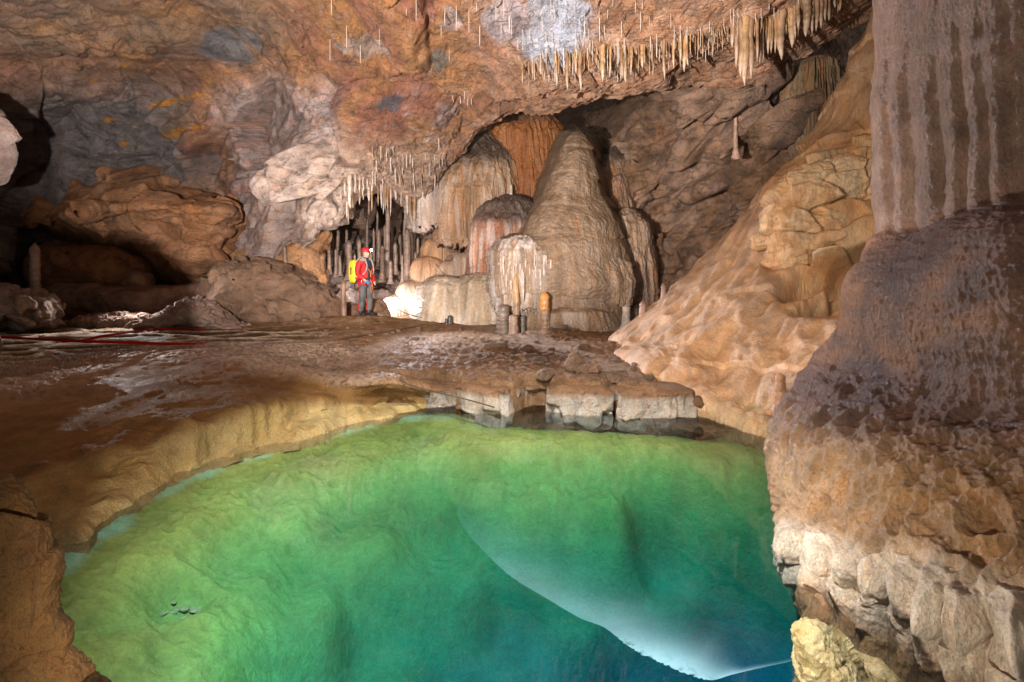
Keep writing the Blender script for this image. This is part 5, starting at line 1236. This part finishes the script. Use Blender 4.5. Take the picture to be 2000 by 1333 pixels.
# ---------------------------------------------------------------- camera
cam = bpy.data.cameras.new('camera'); co = bpy.data.objects.new('camera', cam); COL.objects.link(co)
cam.sensor_width = 36; cam.lens = 18; cam.shift_y = (HY-666.5)/2000; cam.clip_start = .05; cam.clip_end = 200
co.location = (0, 0, CZ); co.rotation_euler = (math.radians(90), 0, 0)
SC.camera = co
# ---------------------------------------------------------------- light
w = bpy.data.worlds.new('World'); SC.world = w; w.use_nodes = True
w.node_tree.nodes['Background'].inputs[0].default_value = (1, .93, .86, 1); w.node_tree.nodes['Background'].inputs[1].default_value = .16
def lamp(name, kind, loc, target, power, col, size=.05, spot=120, blend=.6):
    l = bpy.data.lights.new(name, kind); l.energy = power; l.color = col; l.shadow_soft_size = size
    if kind == 'SPOT': l.spot_size = math.radians(spot); l.spot_blend = blend
    o = bpy.data.objects.new(name, l); o.location = loc; COL.objects.link(o)
    if target is not None:
        o.rotation_euler = (Vector(target)-Vector(loc)).to_track_quat('-Z', 'Y').to_euler()
    return o
lamp('vault_flash', 'SPOT', (-2.3, 1.2, 1.5), (-2.5, 1.2+8*math.cos(math.radians(31)), 1.5+8*math.sin(math.radians(31))), 8200, (1, .95, .90), .04, 94, .4)
lamp('floor_fill', 'SPOT', (-.2, .6, 2.7), (.6, 10, .6), 680, (1, .92, .83), .08, 74, .6)  # added fill lamp, unseen, to light the floor and the domes
lamp('slope_flash', 'SPOT', (-1.6, 2.2, 2.2), (3.9, 8.2, 2.0), 1150, (1, .9, .8), .06, 60, .7)
lamp('low_flash', 'SPOT', (-1.0, .9, .15), (.5, 4.2, -.3), 300, (1, .9, .74), .06, 150, .6)
lamp('pool_fill', 'SPOT', (-.1, 1.4, 4.2), (-.1, 4.0, -.5), 2500, (1, 1, .96), .06, 62, .7)  # added spot, unseen, pointed down to brighten the pool
lamp('hidden_flash', 'POINT', tuple(at(748, 590, 14.95)), None, 95, (.92, .95, 1), .05)
lamp('grotto_flash', 'POINT', tuple(at(668, 588, 15.1)), None, 60, (.98, .96, 1), .05)
lamp('caver_headlamp', 'SPOT', tuple(at(740, 507, 13.3)), (3, 4.2, .9), 2900, (.82, .88, 1), .03, 60, .8)
lamp('floor_backlight', 'SPOT', tuple(at(250, 548, 12.9)), (-3.8, 6.2, 0), 420, (1, .95, .92), .04, 130, .6)  # added lamp, unseen, grazing the shadowed left floor from behind
lamp('bulge_flash', 'SPOT', tuple(at(560, 640, 11.5)), tuple(at(600, 340, 13.3)), 900, (1, .93, .87), .04, 62, .8)
SC.view_settings.view_transform = 'Standard'; SC.view_settings.look = 'None'; SC.view_settings.exposure = .48; SC.view_settings.gamma = 1
SC.render.engine = 'CYCLES'
cy = SC.cycles
cy.use_denoising = True
cy.max_bounces = 6; cy.diffuse_bounces = 3; cy.glossy_bounces = 3; cy.transmission_bounces = 4; cy.transparent_max_bounces = 8; cy.volume_bounces = 0
cy.sample_clamp_indirect = 4; cy.caustics_reflective = False; cy.caustics_refractive = False
